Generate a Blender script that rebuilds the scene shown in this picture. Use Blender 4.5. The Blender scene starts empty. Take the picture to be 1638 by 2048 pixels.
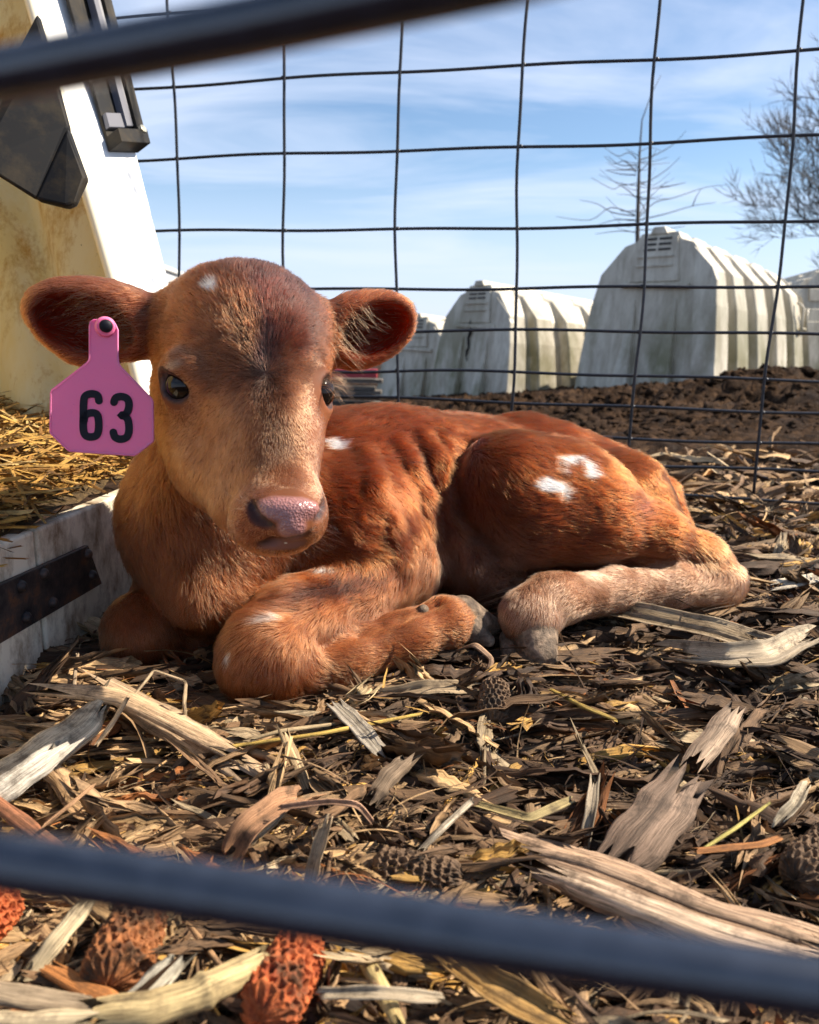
import bpy, bmesh, math, random
import numpy as np
from mathutils import Vector, Matrix
R = math.radians
C = bpy.context.scene
COL = C.collection

# ---------------------------------------------------------------- camera
CAM = np.array((0.0, 0.0, 0.28)); PITCH = R(12.0); ROLL = R(0.75); F_PX = 1643.0
_F = np.array((0, math.cos(PITCH), -math.sin(PITCH)))
_U = np.array((0, math.sin(PITCH), math.cos(PITCH)))
_X = np.array((1.0, 0, 0))
AR = math.cos(ROLL) * _X + math.sin(ROLL) * _U      # camera right
AU = math.cos(ROLL) * _U - math.sin(ROLL) * _X      # camera up
AF = _F
cd = bpy.data.cameras.new('camera'); cam = bpy.data.objects.new('camera', cd); COL.objects.link(cam)
M = Matrix(((AR[0], AU[0], -AF[0], CAM[0]), (AR[1], AU[1], -AF[1], CAM[1]), (AR[2], AU[2], -AF[2], CAM[2]), (0, 0, 0, 1)))
cam.matrix_world = M
cd.sensor_fit = 'HORIZONTAL'; cd.sensor_width = 36.0; cd.lens = 36.0 * F_PX / 1638.0
cd.clip_start = 0.01; cd.clip_end = 500
cd.dof.use_dof = True; cd.dof.focus_distance = 0.66; cd.dof.aperture_fstop = 15.0
C.camera = cam

# ---------------------------------------------------------------- world and sun
SUN_AZ = 10.0      # degrees from +X towards +Y: behind and to the right of the calf
SUN_EL = 42.0
w = bpy.data.worlds.new('World'); C.world = w; w.use_nodes = True
nt = w.node_tree; nt.nodes.clear()
sky = nt.nodes.new('ShaderNodeTexSky'); sky.sky_type = 'NISHITA'; sky.sun_disc = False
sky.sun_elevation = R(SUN_EL); sky.sun_rotation = R(90 - SUN_AZ)
sky.air_density = 1.0; sky.dust_density = 0.15; sky.ozone_density = 3.5
bg = nt.nodes.new('ShaderNodeBackground'); bg.inputs[1].default_value = 0.075
out = nt.nodes.new('ShaderNodeOutputWorld')
tc = nt.nodes.new('ShaderNodeTexCoord'); sp = nt.nodes.new('ShaderNodeSeparateXYZ')
nt.links.new(tc.outputs['Generated'], sp.inputs[0])
# thin streaky cirrus: noise laid on a flat layer overhead (direction / height)
mz = nt.nodes.new('ShaderNodeMath'); mz.operation = 'ADD'; mz.inputs[1].default_value = 0.22
nt.links.new(sp.outputs[2], mz.inputs[0])
dv = nt.nodes.new('ShaderNodeVectorMath'); dv.operation = 'DIVIDE'
cb = nt.nodes.new('ShaderNodeCombineXYZ')
for i in range(3): nt.links.new(mz.outputs[0], cb.inputs[i])
nt.links.new(tc.outputs['Generated'], dv.inputs[0]); nt.links.new(cb.outputs[0], dv.inputs[1])
mp = nt.nodes.new('ShaderNodeMapping'); mp.inputs['Scale'].default_value = (0.55, 1.5, 1.0); mp.inputs['Rotation'].default_value = (0, 0, R(-18))
mp.inputs['Location'].default_value = (3.1, 1.7, 0)
nt.links.new(dv.outputs[0], mp.inputs[0])
nz = nt.nodes.new('ShaderNodeTexNoise'); nz.inputs['Scale'].default_value = 1.5; nz.inputs['Detail'].default_value = 7; nz.inputs['Roughness'].default_value = 0.55
nz.inputs['Distortion'].default_value = 0.5
nt.links.new(mp.outputs[0], nz.inputs['Vector'])
rp = nt.nodes.new('ShaderNodeValToRGB'); rp.color_ramp.elements[0].position = 0.46; rp.color_ramp.elements[1].position = 0.66
rp.color_ramp.elements[0].color = (0, 0, 0, 1); rp.color_ramp.elements[1].color = (0.60, 0.60, 0.60, 1)
nt.links.new(nz.outputs[0], rp.inputs[0])
mx = nt.nodes.new('ShaderNodeMix'); mx.data_type = 'RGBA'
mx.inputs[7].default_value = (6.0, 6.6, 8.0, 1)
nt.links.new(rp.outputs[0], mx.inputs[0]); nt.links.new(sky.outputs[0], mx.inputs[6])
hz = nt.nodes.new('ShaderNodeMapRange'); hz.inputs['From Min'].default_value = 0.0; hz.inputs['From Max'].default_value = 0.22
hz.inputs['To Min'].default_value = 0.85; hz.inputs['To Max'].default_value = 0.0; hz.interpolation_type = 'SMOOTHSTEP'
nt.links.new(sp.outputs[2], hz.inputs[0])
mh = nt.nodes.new('ShaderNodeMix'); mh.data_type = 'RGBA'; mh.inputs[7].default_value = (5.0, 5.7, 7.6, 1)
nt.links.new(hz.outputs[0], mh.inputs[0]); nt.links.new(mx.outputs[2], mh.inputs[6])
nt.links.new(mh.outputs[2], bg.inputs[0]); nt.links.new(bg.outputs[0], out.inputs[0])

sd = bpy.data.lights.new('sun', 'SUN'); sd.energy = 5.0; sd.angle = R(0.53); sd.color = (1.0, 0.90, 0.75)
sun = bpy.data.objects.new('sun', sd); COL.objects.link(sun)
SUNV = np.array((math.cos(R(SUN_AZ)) * math.cos(R(SUN_EL)), math.sin(R(SUN_AZ)) * math.cos(R(SUN_EL)), math.sin(R(SUN_EL))))
sun.rotation_euler = Vector(SUNV).to_track_quat('Z', 'Y').to_euler()

C.view_settings.view_transform = 'Standard'; C.view_settings.look = 'None'
C.view_settings.exposure = 1.08; C.view_settings.gamma = 1.0; C.view_settings.use_curve_mapping = False
C.render.engine = 'CYCLES'
C.cycles.use_denoising = True; C.cycles.max_bounces = 8; C.cycles.diffuse_bounces = 4; C.cycles.glossy_bounces = 4
C.cycles.transmission_bounces = 6; C.cycles.transparent_max_bounces = 8; C.cycles.sample_clamp_indirect = 6.0
C.cycles_curves.shape = 'RIBBONS'; C.cycles_curves.subdivisions = 2

# ---------------------------------------------------------------- helpers
def unit(v): v = np.asarray(v, float); return v / (np.linalg.norm(v) + 1e-12)
def W(px, py, Z):
    """world point seen at photograph pixel (px, py), Z metres along the camera axis"""
    return CAM + Z * (AF + (px - 819.0) / F_PX * AR - (py - 1024.0) / F_PX * AU)
def ground_at(px, py, z=0.0):
    d = AF + (px - 819.0) / F_PX * AR - (py - 1024.0) / F_PX * AU
    return CAM + d * ((z - CAM[2]) / d[2])
def tag(o, label=None, cat=None, group=None, kind=None):
    for k, v in (('label', label), ('category', cat), ('group', group), ('kind', kind)):
        if v: o[k] = v
    return o
def empty(name, loc):
    o = bpy.data.objects.new(name, None); o.location = Vector(loc); o.empty_display_size = 0.05; COL.objects.link(o); return o
def adopt(child, parent):
    child.parent = parent
    child.matrix_parent_inverse = Matrix.Translation(-Vector(parent.location)) if parent.type == 'EMPTY' else Matrix.Identity(4)
    return child
def mesh_obj(name, V, Fc, mat=None, parent=None, smooth=False):
    me = bpy.data.meshes.new(name)
    V = np.asarray(V, dtype=np.float32).reshape(-1, 3)
    me.from_pydata(V.tolist(), [], [tuple(int(i) for i in f) for f in Fc]) if not isinstance(Fc, np.ndarray) else np_mesh(me, V, Fc)
    me.update()
    if smooth: me.polygons.foreach_set('use_smooth', np.ones(len(me.polygons), dtype=bool))
    if mat: me.materials.append(mat)
    o = bpy.data.objects.new(name, me); COL.objects.link(o)
    if parent: adopt(o, parent)
    return o
def np_mesh(me, V, Fc):
    n, k = Fc.shape
    me.vertices.add(len(V)); me.vertices.foreach_set('co', V.ravel())
    me.loops.add(n * k); me.loops.foreach_set('vertex_index', Fc.astype(np.int32).ravel())
    me.polygons.add(n); me.polygons.foreach_set('loop_start', np.arange(0, n * k, k, dtype=np.int32))
    me.update(calc_edges=True)
class MB:
    """collects vertices and faces of one mesh"""
    def __init__(s): s.V = []; s.F = []
    def add(s, V, Fc):
        b = len(s.V); s.V += [tuple(float(c) for c in v) for v in V]; s.F += [tuple(b + i for i in f) for f in Fc]; return s
    def tube(s, pts, rad, n=8, cap=True):
        pts = [np.asarray(p, float) for p in pts]; m = len(pts)
        rads = rad if hasattr(rad, '__len__') else [rad] * m
        V = []; Fc = []; up = None
        for i in range(m):
            t = pts[min(i + 1, m - 1)] - pts[max(i - 1, 0)]; t /= (np.linalg.norm(t) + 1e-12)
            if up is None:
                up = np.array((0, 0, 1.0)) if abs(t[2]) < 0.9 else np.array((1.0, 0, 0))
            u = up - t * np.dot(up, t); u /= np.linalg.norm(u); up = u; v = np.cross(t, u)
            for k in range(n):
                a = 2 * math.pi * k / n; V.append(pts[i] + rads[i] * (math.cos(a) * u + math.sin(a) * v))
        for i in range(m - 1):
            for k in range(n):
                Fc.append((i * n + k, i * n + (k + 1) % n, (i + 1) * n + (k + 1) % n, (i + 1) * n + k))
        if cap: Fc.append(tuple(range(n))[::-1]); Fc.append(tuple((m - 1) * n + k for k in range(n)))
        return s.add(V, Fc)
    def box(s, c, ax, ay, az):
        c, ax, ay, az = (np.asarray(q, float) for q in (c, ax, ay, az))
        V = [c + i * ax + j * ay + k * az for i in (-1, 1) for j in (-1, 1) for k in (-1, 1)]
        return s.add(V, [(0, 1, 3, 2), (4, 6, 7, 5), (0, 4, 5, 1), (2, 3, 7, 6), (0, 2, 6, 4), (1, 5, 7, 3)])
    def prism(s, poly, ext):
        """poly: 3-D points of one flat face; ext: vector of extrusion"""
        n = len(poly); P = [np.asarray(p, float) for p in poly]; e = np.asarray(ext, float)
        return s.add(P + [p + e for p in P], [tuple(range(n))[::-1], tuple(range(n, 2 * n))] + [(i, (i + 1) % n, n + (i + 1) % n, n + i) for i in range(n)])
    def build(s, name, mat, parent=None, smooth=False, bevel=0):
        o = mesh_obj(name, s.V, s.F, mat, parent, smooth)
        bm = bmesh.new(); bm.from_mesh(o.data); bmesh.ops.recalc_face_normals(bm, faces=bm.faces); bm.to_mesh(o.data); bm.free()
        if smooth: o.data.polygons.foreach_set('use_smooth', np.ones(len(o.data.polygons), dtype=bool))
        if bevel:
            md = o.modifiers.new('bevel', 'BEVEL'); md.width = bevel; md.segments = 2; md.limit_method = 'ANGLE'
        return o

class Mat:
    def __init__(s, name, rough=0.6, spec=0.5, base=(0.5, 0.5, 0.5)):
        s.m = bpy.data.materials.new(name); s.m.use_nodes = True; s.t = s.m.node_tree; s.n = s.t.nodes
        s.b = s.n['Principled BSDF']; s.set('Roughness', rough); s.set('Specular IOR Level', spec); s.set('Base Color', (*base, 1))
    def set(s, k, v): s.b.inputs[k].default_value = v
    def link(s, a, b): s.t.links.new(a, b)
    def node(s, typ, **kw):
        n = s.n.new(typ)
        for k, v in kw.items():
            if k.startswith('i_'): n.inputs[k[2:]].default_value = v
            else: setattr(n, k, v)
        return n
    def coord(s, kind='Object', scale=(1, 1, 1), rot=(0, 0, 0)):
        t = s.node('ShaderNodeTexCoord'); m = s.node('ShaderNodeMapping'); m.inputs['Scale'].default_value = scale; m.inputs['Rotation'].default_value = rot
        s.link(t.outputs[kind], m.inputs[0]); return m.outputs[0]
    def noise(s, scale, detail=5, rough=0.6, vec=None, dist=0.0):
        n = s.node('ShaderNodeTexNoise'); n.inputs['Scale'].default_value = scale; n.inputs['Detail'].default_value = detail
        n.inputs['Roughness'].default_value = rough; n.inputs['Distortion'].default_value = dist
        s.link(vec if vec is not None else s.coord(), n.inputs['Vector']); return n.outputs[0]
    def ramp(s, fac, stops):
        r = s.node('ShaderNodeValToRGB'); e = r.color_ramp.elements
        while len(e) < len(stops): e.new(0.5)
        for k, (p, c) in enumerate(stops):
            e[k].position = p; c = (c, c, c) if not hasattr(c, '__len__') else c; e[k].color = (*c, 1)
        s.link(fac, r.inputs[0]); return r.outputs[0]
    def mix(s, fac, a, b, mode='MIX'):
        m = s.node('ShaderNodeMix'); m.data_type = 'RGBA'; m.blend_type = mode
        for v, i in ((fac, 0), (a, 6), (b, 7)):
            if isinstance(v, (int, float)): m.inputs[i].default_value = v if i == 0 else (v, v, v, 1)
            elif isinstance(v, tuple): m.inputs[i].default_value = (*v, 1)
            else: s.link(v, m.inputs[i])
        return m.outputs[2]
    def color(s, o): s.link(o, s.b.inputs['Base Color']); return s
    def bump(s, h, strength=0.4, dist=0.01):
        b = s.node('ShaderNodeBump'); b.inputs['Strength'].default_value = strength; b.inputs['Distance'].default_value = dist
        s.link(h, b.inputs['Height']); s.link(b.outputs[0], s.b.inputs['Normal']); return s
def vnoise(P, seed=0):
    """smooth value noise on an (N, 3) array, range about -1..1"""
    P = np.asarray(P, dtype=np.float64); I = np.floor(P).astype(np.int64); f = P - I; f = f * f * (3 - 2 * f)
    def h(ix, iy, iz):
        n = (ix * 73856093) ^ (iy * 19349663) ^ (iz * 83492791) ^ (seed * 2654435761)
        n = (n ^ (n >> 13)) * 1274126177 & 0x7fffffff; n = n ^ (n >> 16)
        return (n & 0xffff) / 32767.5 - 1.0
    o = 0
    for dx in (0, 1):
        for dy in (0, 1):
            for dz in (0, 1):
                wgt = (f[:, 0] if dx else 1 - f[:, 0]) * (f[:, 1] if dy else 1 - f[:, 1]) * (f[:, 2] if dz else 1 - f[:, 2])
                o = o + wgt * h(I[:, 0] + dx, I[:, 1] + dy, I[:, 2] + dz)
    return o
def fbm(P, seed=0, oct=4):
    o = 0; a = 1.0
    for k in range(oct): o = o + a * vnoise(np.asarray(P) * 2 ** k, seed + 17 * k); a *= 0.5
    return o
NFUR = 470000
# ================================================================ ground
def sstep(a, b, x): t = np.clip((x - a) / (b - a), 0, 1); return t * t * (3 - 2 * t)
def gz(x, y):
    x = np.asarray(x, float); y = np.asarray(y, float); P = np.stack([x, y, np.zeros_like(x)], -1).reshape(-1, 3)
    pen = 1 - sstep(1.45, 1.9, y)
    base = sstep(1.6, 4.3, y) * (-.165 + .085 * np.clip(x, -2, 2.6)) - sstep(5.0, 7.0, y) * .08 - sstep(6.5, 10, y) * .16
    base = base + .10 * np.exp(-((x - 1.95) / .45) ** 2 - ((y - 4.6) / .5) ** 2) + .05 * np.exp(-((x - .45) / .35) ** 2 - ((y - 4.7) / .4) ** 2) + .05 * np.exp(-((x - 2.9) / .6) ** 2 - ((y - 5.0) / .5) ** 2)
    bed = (.012 * fbm(P * 4.0, 1, 2) + .006 * fbm(P * 16, 2, 3)).reshape(x.shape) * pen
    b1 = 1 - np.abs(fbm(P * 5.5, 4, 3)).reshape(x.shape); b2 = 1 - np.abs(fbm(P * 15, 5, 3)).reshape(x.shape); b3 = fbm(P * 45, 6, 2).reshape(x.shape)
    fade = 1 - sstep(9, 22, y)
    mud = ((b1 - .6) * .040 + (b2 - .6) * .045 + np.abs(b3) * .016 * (y < 6)) * (1 - pen) * fade * (.6 + .7 * sstep(3.2, 4.6, y))
    return base + bed + mud - .016 * pen
ys = np.concatenate([np.linspace(-3, .15, 14), np.arange(.2, 1.7, .0055), 1.7 * 1.0085 ** np.arange(0, 210), np.geomspace(10.2, 60, 70), np.geomspace(62, 400, 20)])
ss = np.linspace(-1, 1, 560); ss = ss * (.45 + .55 * ss ** 2)
X = ss[None] * (1.7 + 1.25 * np.maximum(ys, 0)[:, None]) ; Y = np.repeat(ys[:, None], len(ss), 1)
X = X * np.where(ys > 20, 1 + (ys - 20) / 60, 1)[:, None]
Zg = gz(X, Y)
nr, ncx = X.shape; idx = np.arange(nr * ncx).reshape(nr, ncx)
Fq = np.stack([idx[:-1, :-1], idx[:-1, 1:], idx[1:, 1:], idx[1:, :-1]], -1).reshape(-1, 4)
gm = Mat('trodden mud', rough=.9, spec=.06)
n1 = gm.noise(9, 8, .7); n2 = gm.noise(60, 6, .7); n3 = gm.noise(2.2, 4)
c1 = gm.ramp(n1, [(.32, (.012, .007, .004)), (.50, (.040, .022, .012)), (.62, (.085, .048, .026)), (.75, (.15, .093, .054))])
c2 = gm.ramp(n2, [(.35, (.35, .33, .3)), (.6, (1, 1, 1))])
gm.color(gm.mix(.8, c1, c2, 'MULTIPLY')); gm.bump(n2, .8, .012)
gm.link(gm.ramp(n3, [(.35, .7), (.6, .95)]), gm.b.inputs['Roughness'])
ground = mesh_obj('ground', np.stack([X, Y, Zg], -1).reshape(-1, 3), Fq, gm.m, smooth=True); tag(ground, kind='structure')

# clods of earth heaped in the yard beyond the panel
rg = np.random.default_rng(11)
def clod_batch(n, xr, yr, sr, seed):
    rg = np.random.default_rng(seed); me = bmesh.new(); bmesh.ops.create_icosphere(me, subdivisions=3, radius=1); V0 = np.array([v.co[:] for v in me.verts]); F0 = np.array([[v.index for v in f.verts] for f in me.faces]); me.free()
    x = rg.uniform(*xr, n); y = rg.uniform(0, 1, n) ** 1.0 * (yr[1] - yr[0]) + yr[0]; x = x * y / 3.0
    s = rg.uniform(0, 1, n) ** 2.5 * (sr[1] - sr[0]) + sr[0]
    keep = (fbm(np.stack([x, y, x * 0], 1) * 1.3, 8, 2) > -.25); x, y, s = x[keep], y[keep], s[keep]; n = len(x)
    VV = np.repeat(V0[None], n, 0) * (s[:, None] * rg.uniform(.5, 1.4, (n, 3)))[:, None, :] * np.array((1, 1, .6))
    off = rg.uniform(0, 50, (n, 1, 3)); nn = fbm((V0[None] * 1.3 + off).reshape(-1, 3), 3, 3).reshape(n, -1, 1)
    VV = VV * (1 + .42 * nn + .55 * np.abs(fbm((V0[None] * 2.9 + off).reshape(-1, 3), 9, 3)).reshape(n, -1, 1) - .2); a = rg.uniform(0, 6.28, n); ca, sa = np.cos(a)[:, None], np.sin(a)[:, None]
    VX = VV[..., 0] * ca - VV[..., 1] * sa; VY = VV[..., 0] * sa + VV[..., 1] * ca
    VV = np.stack([VX + x[:, None], VY + y[:, None], VV[..., 2] + (gz(x, y) - s * .22)[:, None]], -1)
    FF = F0[None] + (np.arange(n) * len(V0))[:, None, None]
    return VV.reshape(-1, 3), FF.reshape(-1, 3)
V1, F1 = clod_batch(7000, (-1.2, 2.6), (1.7, 5.8), (.004, .030), 5)
V2, F2 = clod_batch(500, (-.8, 2.4), (3.4, 5.4), (.02, .062), 6)
clods = mesh_obj('mud_clods', np.vstack([V1, V2]), np.vstack([F1, F2 + len(V1)]), gm.m); tag(clods, 'dark brown clods of churned mud in the yard beyond the wire panel', 'mud', kind='stuff')
# small lumps of damp earth in the bedding
V1, F1 = clod_batch(1500, (-4.5, 4.5), (.25, 1.4), (.003, .012), 7)
lumps = mesh_obj('earth_crumbs', V1, F1, gm.m); tag(lumps, 'damp dark crumbs of earth among the shredded bedding', 'earth', kind='stuff')
def sphere_mesh(c, r, n=28, m=20):
    V = []; Fc = []
    for i in range(m + 1):
        a = math.pi * i / m
        for k in range(n):
            b = 2 * math.pi * k / n; V.append(np.array(c) + r * np.array((math.sin(a) * math.cos(b), math.sin(a) * math.sin(b), math.cos(a))))
    for i in range(m):
        for k in range(n): Fc.append((i * n + k, (i + 1) * n + k, (i + 1) * n + (k + 1) % n, i * n + (k + 1) % n))
    return V, Fc
# ================================================================ wire panels
wm = Mat('dark galvanised wire', rough=.42, spec=.5); wm.set('Metallic', .2)
wn = wm.noise(120, 5, .7); wm.color(wm.ramp(wn, [(.38, (.010, .012, .018)), (.6, (.024, .026, .034)), (.75, (.05, .032, .024))])); wm.bump(wn, .3, .0006)
PZ0, PX0 = 1.553, -.4215; DX, DZ = .198, -.044
def panel_pt(n, y):            # n: column (0 = the one at photo x 373), y: photo row on column 4
    X, Z = PX0 + n * DX, PZ0 + n * DZ
    Zr = PZ0 + 4 * DZ; px4 = 819 + F_PX * (PX0 + 4 * DX) / Zr; wz = W(px4, y, Zr)[2]
    b = CAM + AF * Z + X * _X; h = np.array((b[0], b[1], 0)); return h, wz
rows = [-915, -742, -568, -395, -222, -52, 116, 283, 449, 576, 665, 752, 813, 875, 929, 988]
def panel_xyz(n, wz): X, Z = PX0 + n * DX, PZ0 + n * DZ; Yw = Z / math.cos(PITCH); return np.array((X, (Z + (0) * 0) / math.cos(PITCH) + (wz - CAM[2]) * math.tan(PITCH) * 0, wz))
# the panel is a vertical plane: solve depth along the camera axis for each column at eye height
def ppt(n, wz):
    X = PX0 + n * DX; Z = PZ0 + n * DZ
    # point with the given camera depth at the row through the picture's middle: Y cos(p) - dz sin(p) = Z at z = 0.14
    Y = (Z + (.14 - CAM[2]) * math.sin(PITCH)) / math.cos(PITCH)
    return np.array((X, Y, wz))
def row_z(y):
    lo, hi = -1.0, 3.0
    for _ in range(50):
        m = (lo + hi) / 2; p = ppt(4, m) - CAM; yy = 1024 - F_PX * (p @ AU) / (p @ AF)
        if yy > y: lo = m
        else: hi = m
    return m
zr = [row_z(y) for y in rows]; ztop, zbot = zr[0], zr[-1]
rgp = random.Random(3)
fence = empty('wire_panel', ppt(4, zbot)); tag(fence, 'dark welded wire panel standing behind the lying calf', 'fence panel')
pn = unit(np.array((DX, DZ / math.cos(PITCH), 0))); pdir = np.array((-pn[1], pn[0], 0))
for n in range(-3, 8):
    pts = []; w1 = rgp.uniform(-1, 1)
    for k in range(45):
        z = ztop + .03 + (zbot - .03 - ztop) * k / 44; p = ppt(n, z); p = p + pn * .0009 * math.sin(k * .9 + n * 2 + w1) + pn * .004 * math.sin(k * .31 + n) - pdir * .0055; pts.append(p)
    MB().tube(pts, .0026, 8).build('upright_wire', wm.m, fence, smooth=True)
for i, z in enumerate(zr):
    pts = []
    for k in range(70):
        n = -3.4 + 10.8 * k / 69; p = ppt(n, z + .0014 * math.sin(n * 3.1 + i * 1.7) + .0022 * math.sin(n * 1.1 + i) - (.004 * math.exp(-((n - 1.5) / .6) ** 2) if i in (10, 11) else 0)); pts.append(p)
    MB().tube(pts, .0026, 8).build('cross_wire', wm.m, fence, smooth=True)
# small welds where the wires meet, each belongs to its cross wire: modelled as slight beads in one part
mb = MB()
for n in range(-3, 8):
    for i, z in enumerate(zr):
        p = ppt(n, z + .0014 * math.sin(n * 3.1 + i * 1.7) + .0022 * math.sin(n * 1.1 + i)) - pdir * .003; V, Fc = sphere_mesh(p, .0034, 8, 6); mb.add(V, Fc)
o = mb.build('welds', wm.m, fence, smooth=True); o['kind'] = 'stuff'
# gate right before the lens: the calf is seen between two of its bars
gm_ = Mat('blue-black gate bar', rough=.20, spec=1.0); gn = gm_.noise(300, 4); gm_.color(gm_.ramp(gn, [(.4, (.008, .012, .022)), (.7, (.018, .024, .040))]))
gate = empty('pen_gate', W(0, 1725, .088)); tag(gate, 'thick dark bars of the pen gate, blurred close in front of the calf', 'gate')
MB().tube([W(-900, 300, .125), W(-400, 224, .112), W(0, 150, .101), (W(500, 54, .090)), W(1000, -52, .082), W(1700, -230, .07)], .0031, 20).build('bar', gm_.m, gate, smooth=True)
MB().tube([W(-1100, 1600, .098), W(-500, 1660, .092), W(0, 1722, .087), W(500, 1797, .085), W(1000, 1880, .083), W(1638, 1975, .081), W(2600, 2120, .076)], .0031, 20).build('bar', gm_.m, gate, smooth=True)
for xx, za in ((-1000, .111), (2500, .072)):
    a = W(xx, 2600, za); b = a + np.array((0, .0, .30)); MB().tube([a, (a + b) / 2, b], .0028, 12).build('upright', gm_.m, gate, smooth=True)
# ================================================================ hutches in the yard
pl = Mat('weathered white plastic', rough=.5, spec=.35)
v1 = pl.noise(2.2, 6, .65, pl.coord(scale=(1, 1, .5))); v2 = pl.noise(14, 6, .7, pl.coord(scale=(1, 1, .25)))
base = pl.ramp(v2, [(.35, (.40, .35, .27)), (.6, (.62, .57, .46))])
tcz = pl.node('ShaderNodeTexCoord'); spz = pl.node('ShaderNodeSeparateXYZ'); pl.link(tcz.outputs['Object'], spz.inputs[0])
low = pl.ramp(spz.outputs[2], [(.15, (1, 1, 1)), (.80, (0, 0, 0))])
gr = pl.ramp(v1, [(.42, (0, 0, 0)), (.60, (1, 1, 1))])
mm = pl.mix(1.0, low, gr, 'MULTIPLY'); base = pl.mix(mm, base, (.20, .185, .10)); v3 = pl.noise(5, 6, .7, pl.coord(scale=(1, 1, .2))); base = pl.mix(pl.ramp(v3, [(.45, 0.), (.70, .40)]), base, (.30, .25, .17)); pl.color(base); pl.bump(v2, .08, .01)
dk = Mat('dark slot', rough=.8, base=(.03, .028, .025)).m
def hutch(name, corner, alpha, zb, H, Wd, Ln, label, grp='calf hutches standing in the muddy yard', front=False):
    """corner: near lower corner (x, y); alpha: heading of the length, degrees from +Y towards +X; the width runs to the left of it"""
    a = R(alpha); ly = np.array((math.sin(a), math.cos(a), 0)); lx = np.array((-math.cos(a), math.sin(a), 0)); up = np.array((0, 0, 1.0)); o0 = np.array((*corner, zb))
    E_ = empty(name, o0 + lx * Wd / 2); tag(E_, label, 'calf hutch', grp)
    def P(x, y, z): return o0 + lx * x + ly * y + up * (z * (1 - .15 * max(0, y) / Ln))
    # half profile of the shell, right side (x from 0 at the near side): (inset, height)
    prof = [(0.0, 0), (.02, .25 * H), (.06, .55 * H), (.115, .76 * H), (.16, .80 * H), (.30, .93 * H), (.40, .955 * H), (.43, 1.0 * H)]
    def ring(y, d, sh=0.0):
        pts = []
        for i, (x, z) in enumerate(prof):
            k = (1, 1, 1, 1, .75, .25, 0, 0)[i]; x = x * Wd / 1.15; pts.append((x + d * k + sh * z * .0, y, z - d * (0 if i < 3 else .25) - (.0 if i < 5 else 0)))
        return pts + [(Wd - x, yy, z) for x, yy, z in pts[::-1]]
    st = []; nrib = 5; seg = Ln / nrib
    for k in range(nrib):
        y0 = k * seg; st += [(y0 + .0, 0), (y0 + seg * .55, 0.0), (y0 + seg * .64, .080), (y0 + seg * .92, .080)]
    st += [(Ln, 0)]
    V = []; Fc = []; n = 0
    for y, d in st:
        t = max(0, .10 - y) / .10
        pts = ring(y, d + .012 * t, 0); n = len(pts)
        for (x, yy, z) in pts: V.append(P(x, yy - 0 + (z / H) * .16 * max(0, 1 - yy / .5) + (-.10) * (z / H) * max(0, (yy - Ln + .5) / .5), z))
    for i in range(len(st) - 1):
        for k in range(n - 1): Fc.append((i * n + k, i * n + k + 1, (i + 1) * n + k + 1, (i + 1) * n + k))
    Fc.append(tuple(range(n))[::-1]); Fc.append(tuple((len(st) - 1) * n + k for k in range(n)))
    MB().add(V, Fc).build('shell', pl.m, E_, bevel=.010)
    # ridge beam and the small teeth on it
    xm = Wd / 2; rw = .075
    mb = MB(); q = [P(x, y, z * H) for y in (.14, Ln - .25) for x, z in ((xm - rw, .985), (xm + rw, .985), (xm + rw * .6, 1.03), (xm - rw * .6, 1.03))]; mb.add(q, [(0, 1, 2, 3), (7, 6, 5, 4), (0, 4, 5, 1), (1, 5, 6, 2), (2, 6, 7, 3), (3, 7, 4, 0)]); mb.build('ridge', pl.m, E_, bevel=.008)
    ysl = lambda z: (z / H) * .16
    def fq(x0, x1, z0, z1, t, nm, m, w0=None, bev=.004, tilt=0.0):
        w0 = 0 if w0 is None else w0
        pts = [(x0 - w0, z0), (x1 + w0, z0 + tilt), (x1, z1 + tilt), (x0, z1)]
        return MB().prism([P(x, ysl(z) - t, z) for x, z in pts], ly * (t + .01)).build(nm, m, E_, bevel=bev)
    if not front:
        for r_ in range(3):
            for s_ in (0, 1):
                fq(xm - .115 + .12 * s_, xm - .015 + .12 * s_, H * (.885 + .032 * r_), H * (.899 + .032 * r_), .022, 'vent_slot', dk, bev=0)
        fq(xm - .16, xm + .16, H * .70, H * .965, .018, 'end_plate', pl.m, .05)
        for z in (.845, .79): fq(xm - .15, xm + .15, H * z, H * (z + .010), .034, 'moulding', pl.m, .0, .002)
        fq(xm - .30, xm + .26, H * .650, H * .680, .035, 'moulding', pl.m, .0, .003, .02)
        for xx in (xm - .20, xm + .14): MB().prism([P(xx - .075, ysl(.02) - .10, .02), P(xx + .075, ysl(.02) - .10, .02), P(xx + .012, ysl(H * .6) - .006, H * .6), P(xx - .012, ysl(H * .6) - .006, H * .6)], ly * .07).build('end_rib', pl.m, E_, bevel=.01)
        MB().prism([P(-.001, -.0, 0), P(.17, -.03, 0), P(.30, ysl(H * .90) - .02, H * .90), P(.145, ysl(H * .775) - .004, H * .775), P(.10, ysl(H * .70), H * .70)], ly * .05).build('corner_post', pl.m, E_, bevel=.008)
    else:
        fq(xm - .33, xm + .33, .05, H * .70, .012, 'door_frame', pl.m, .02); fq(xm - .24, xm + .24, .25, H * .60, .016, 'door_panel', pl.m)
        fq(xm - .20, xm + .20, H * .76, H * .86, .012, 'upper_panel', pl.m)
    # handle on the last rib
    yh = Ln - seg * .80; xs = .075 * Wd / 1.15
    mb = MB().tube([P(xs - .0, yh, H * .70), P(xs - .05, yh, H * .66), P(xs - .055, yh + .0, H * .48), P(xs - .02, yh, H * .44)], .013, 8); mb.tube([P(xs - .045, yh, H * .50), P(xs - .045, yh + .11, H * .50)], .013, 8); mb.tube([P(xs - .05, yh + .11, H * .66), P(xs - .045, yh + .11, H * .48)], .013, 8)
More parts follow.
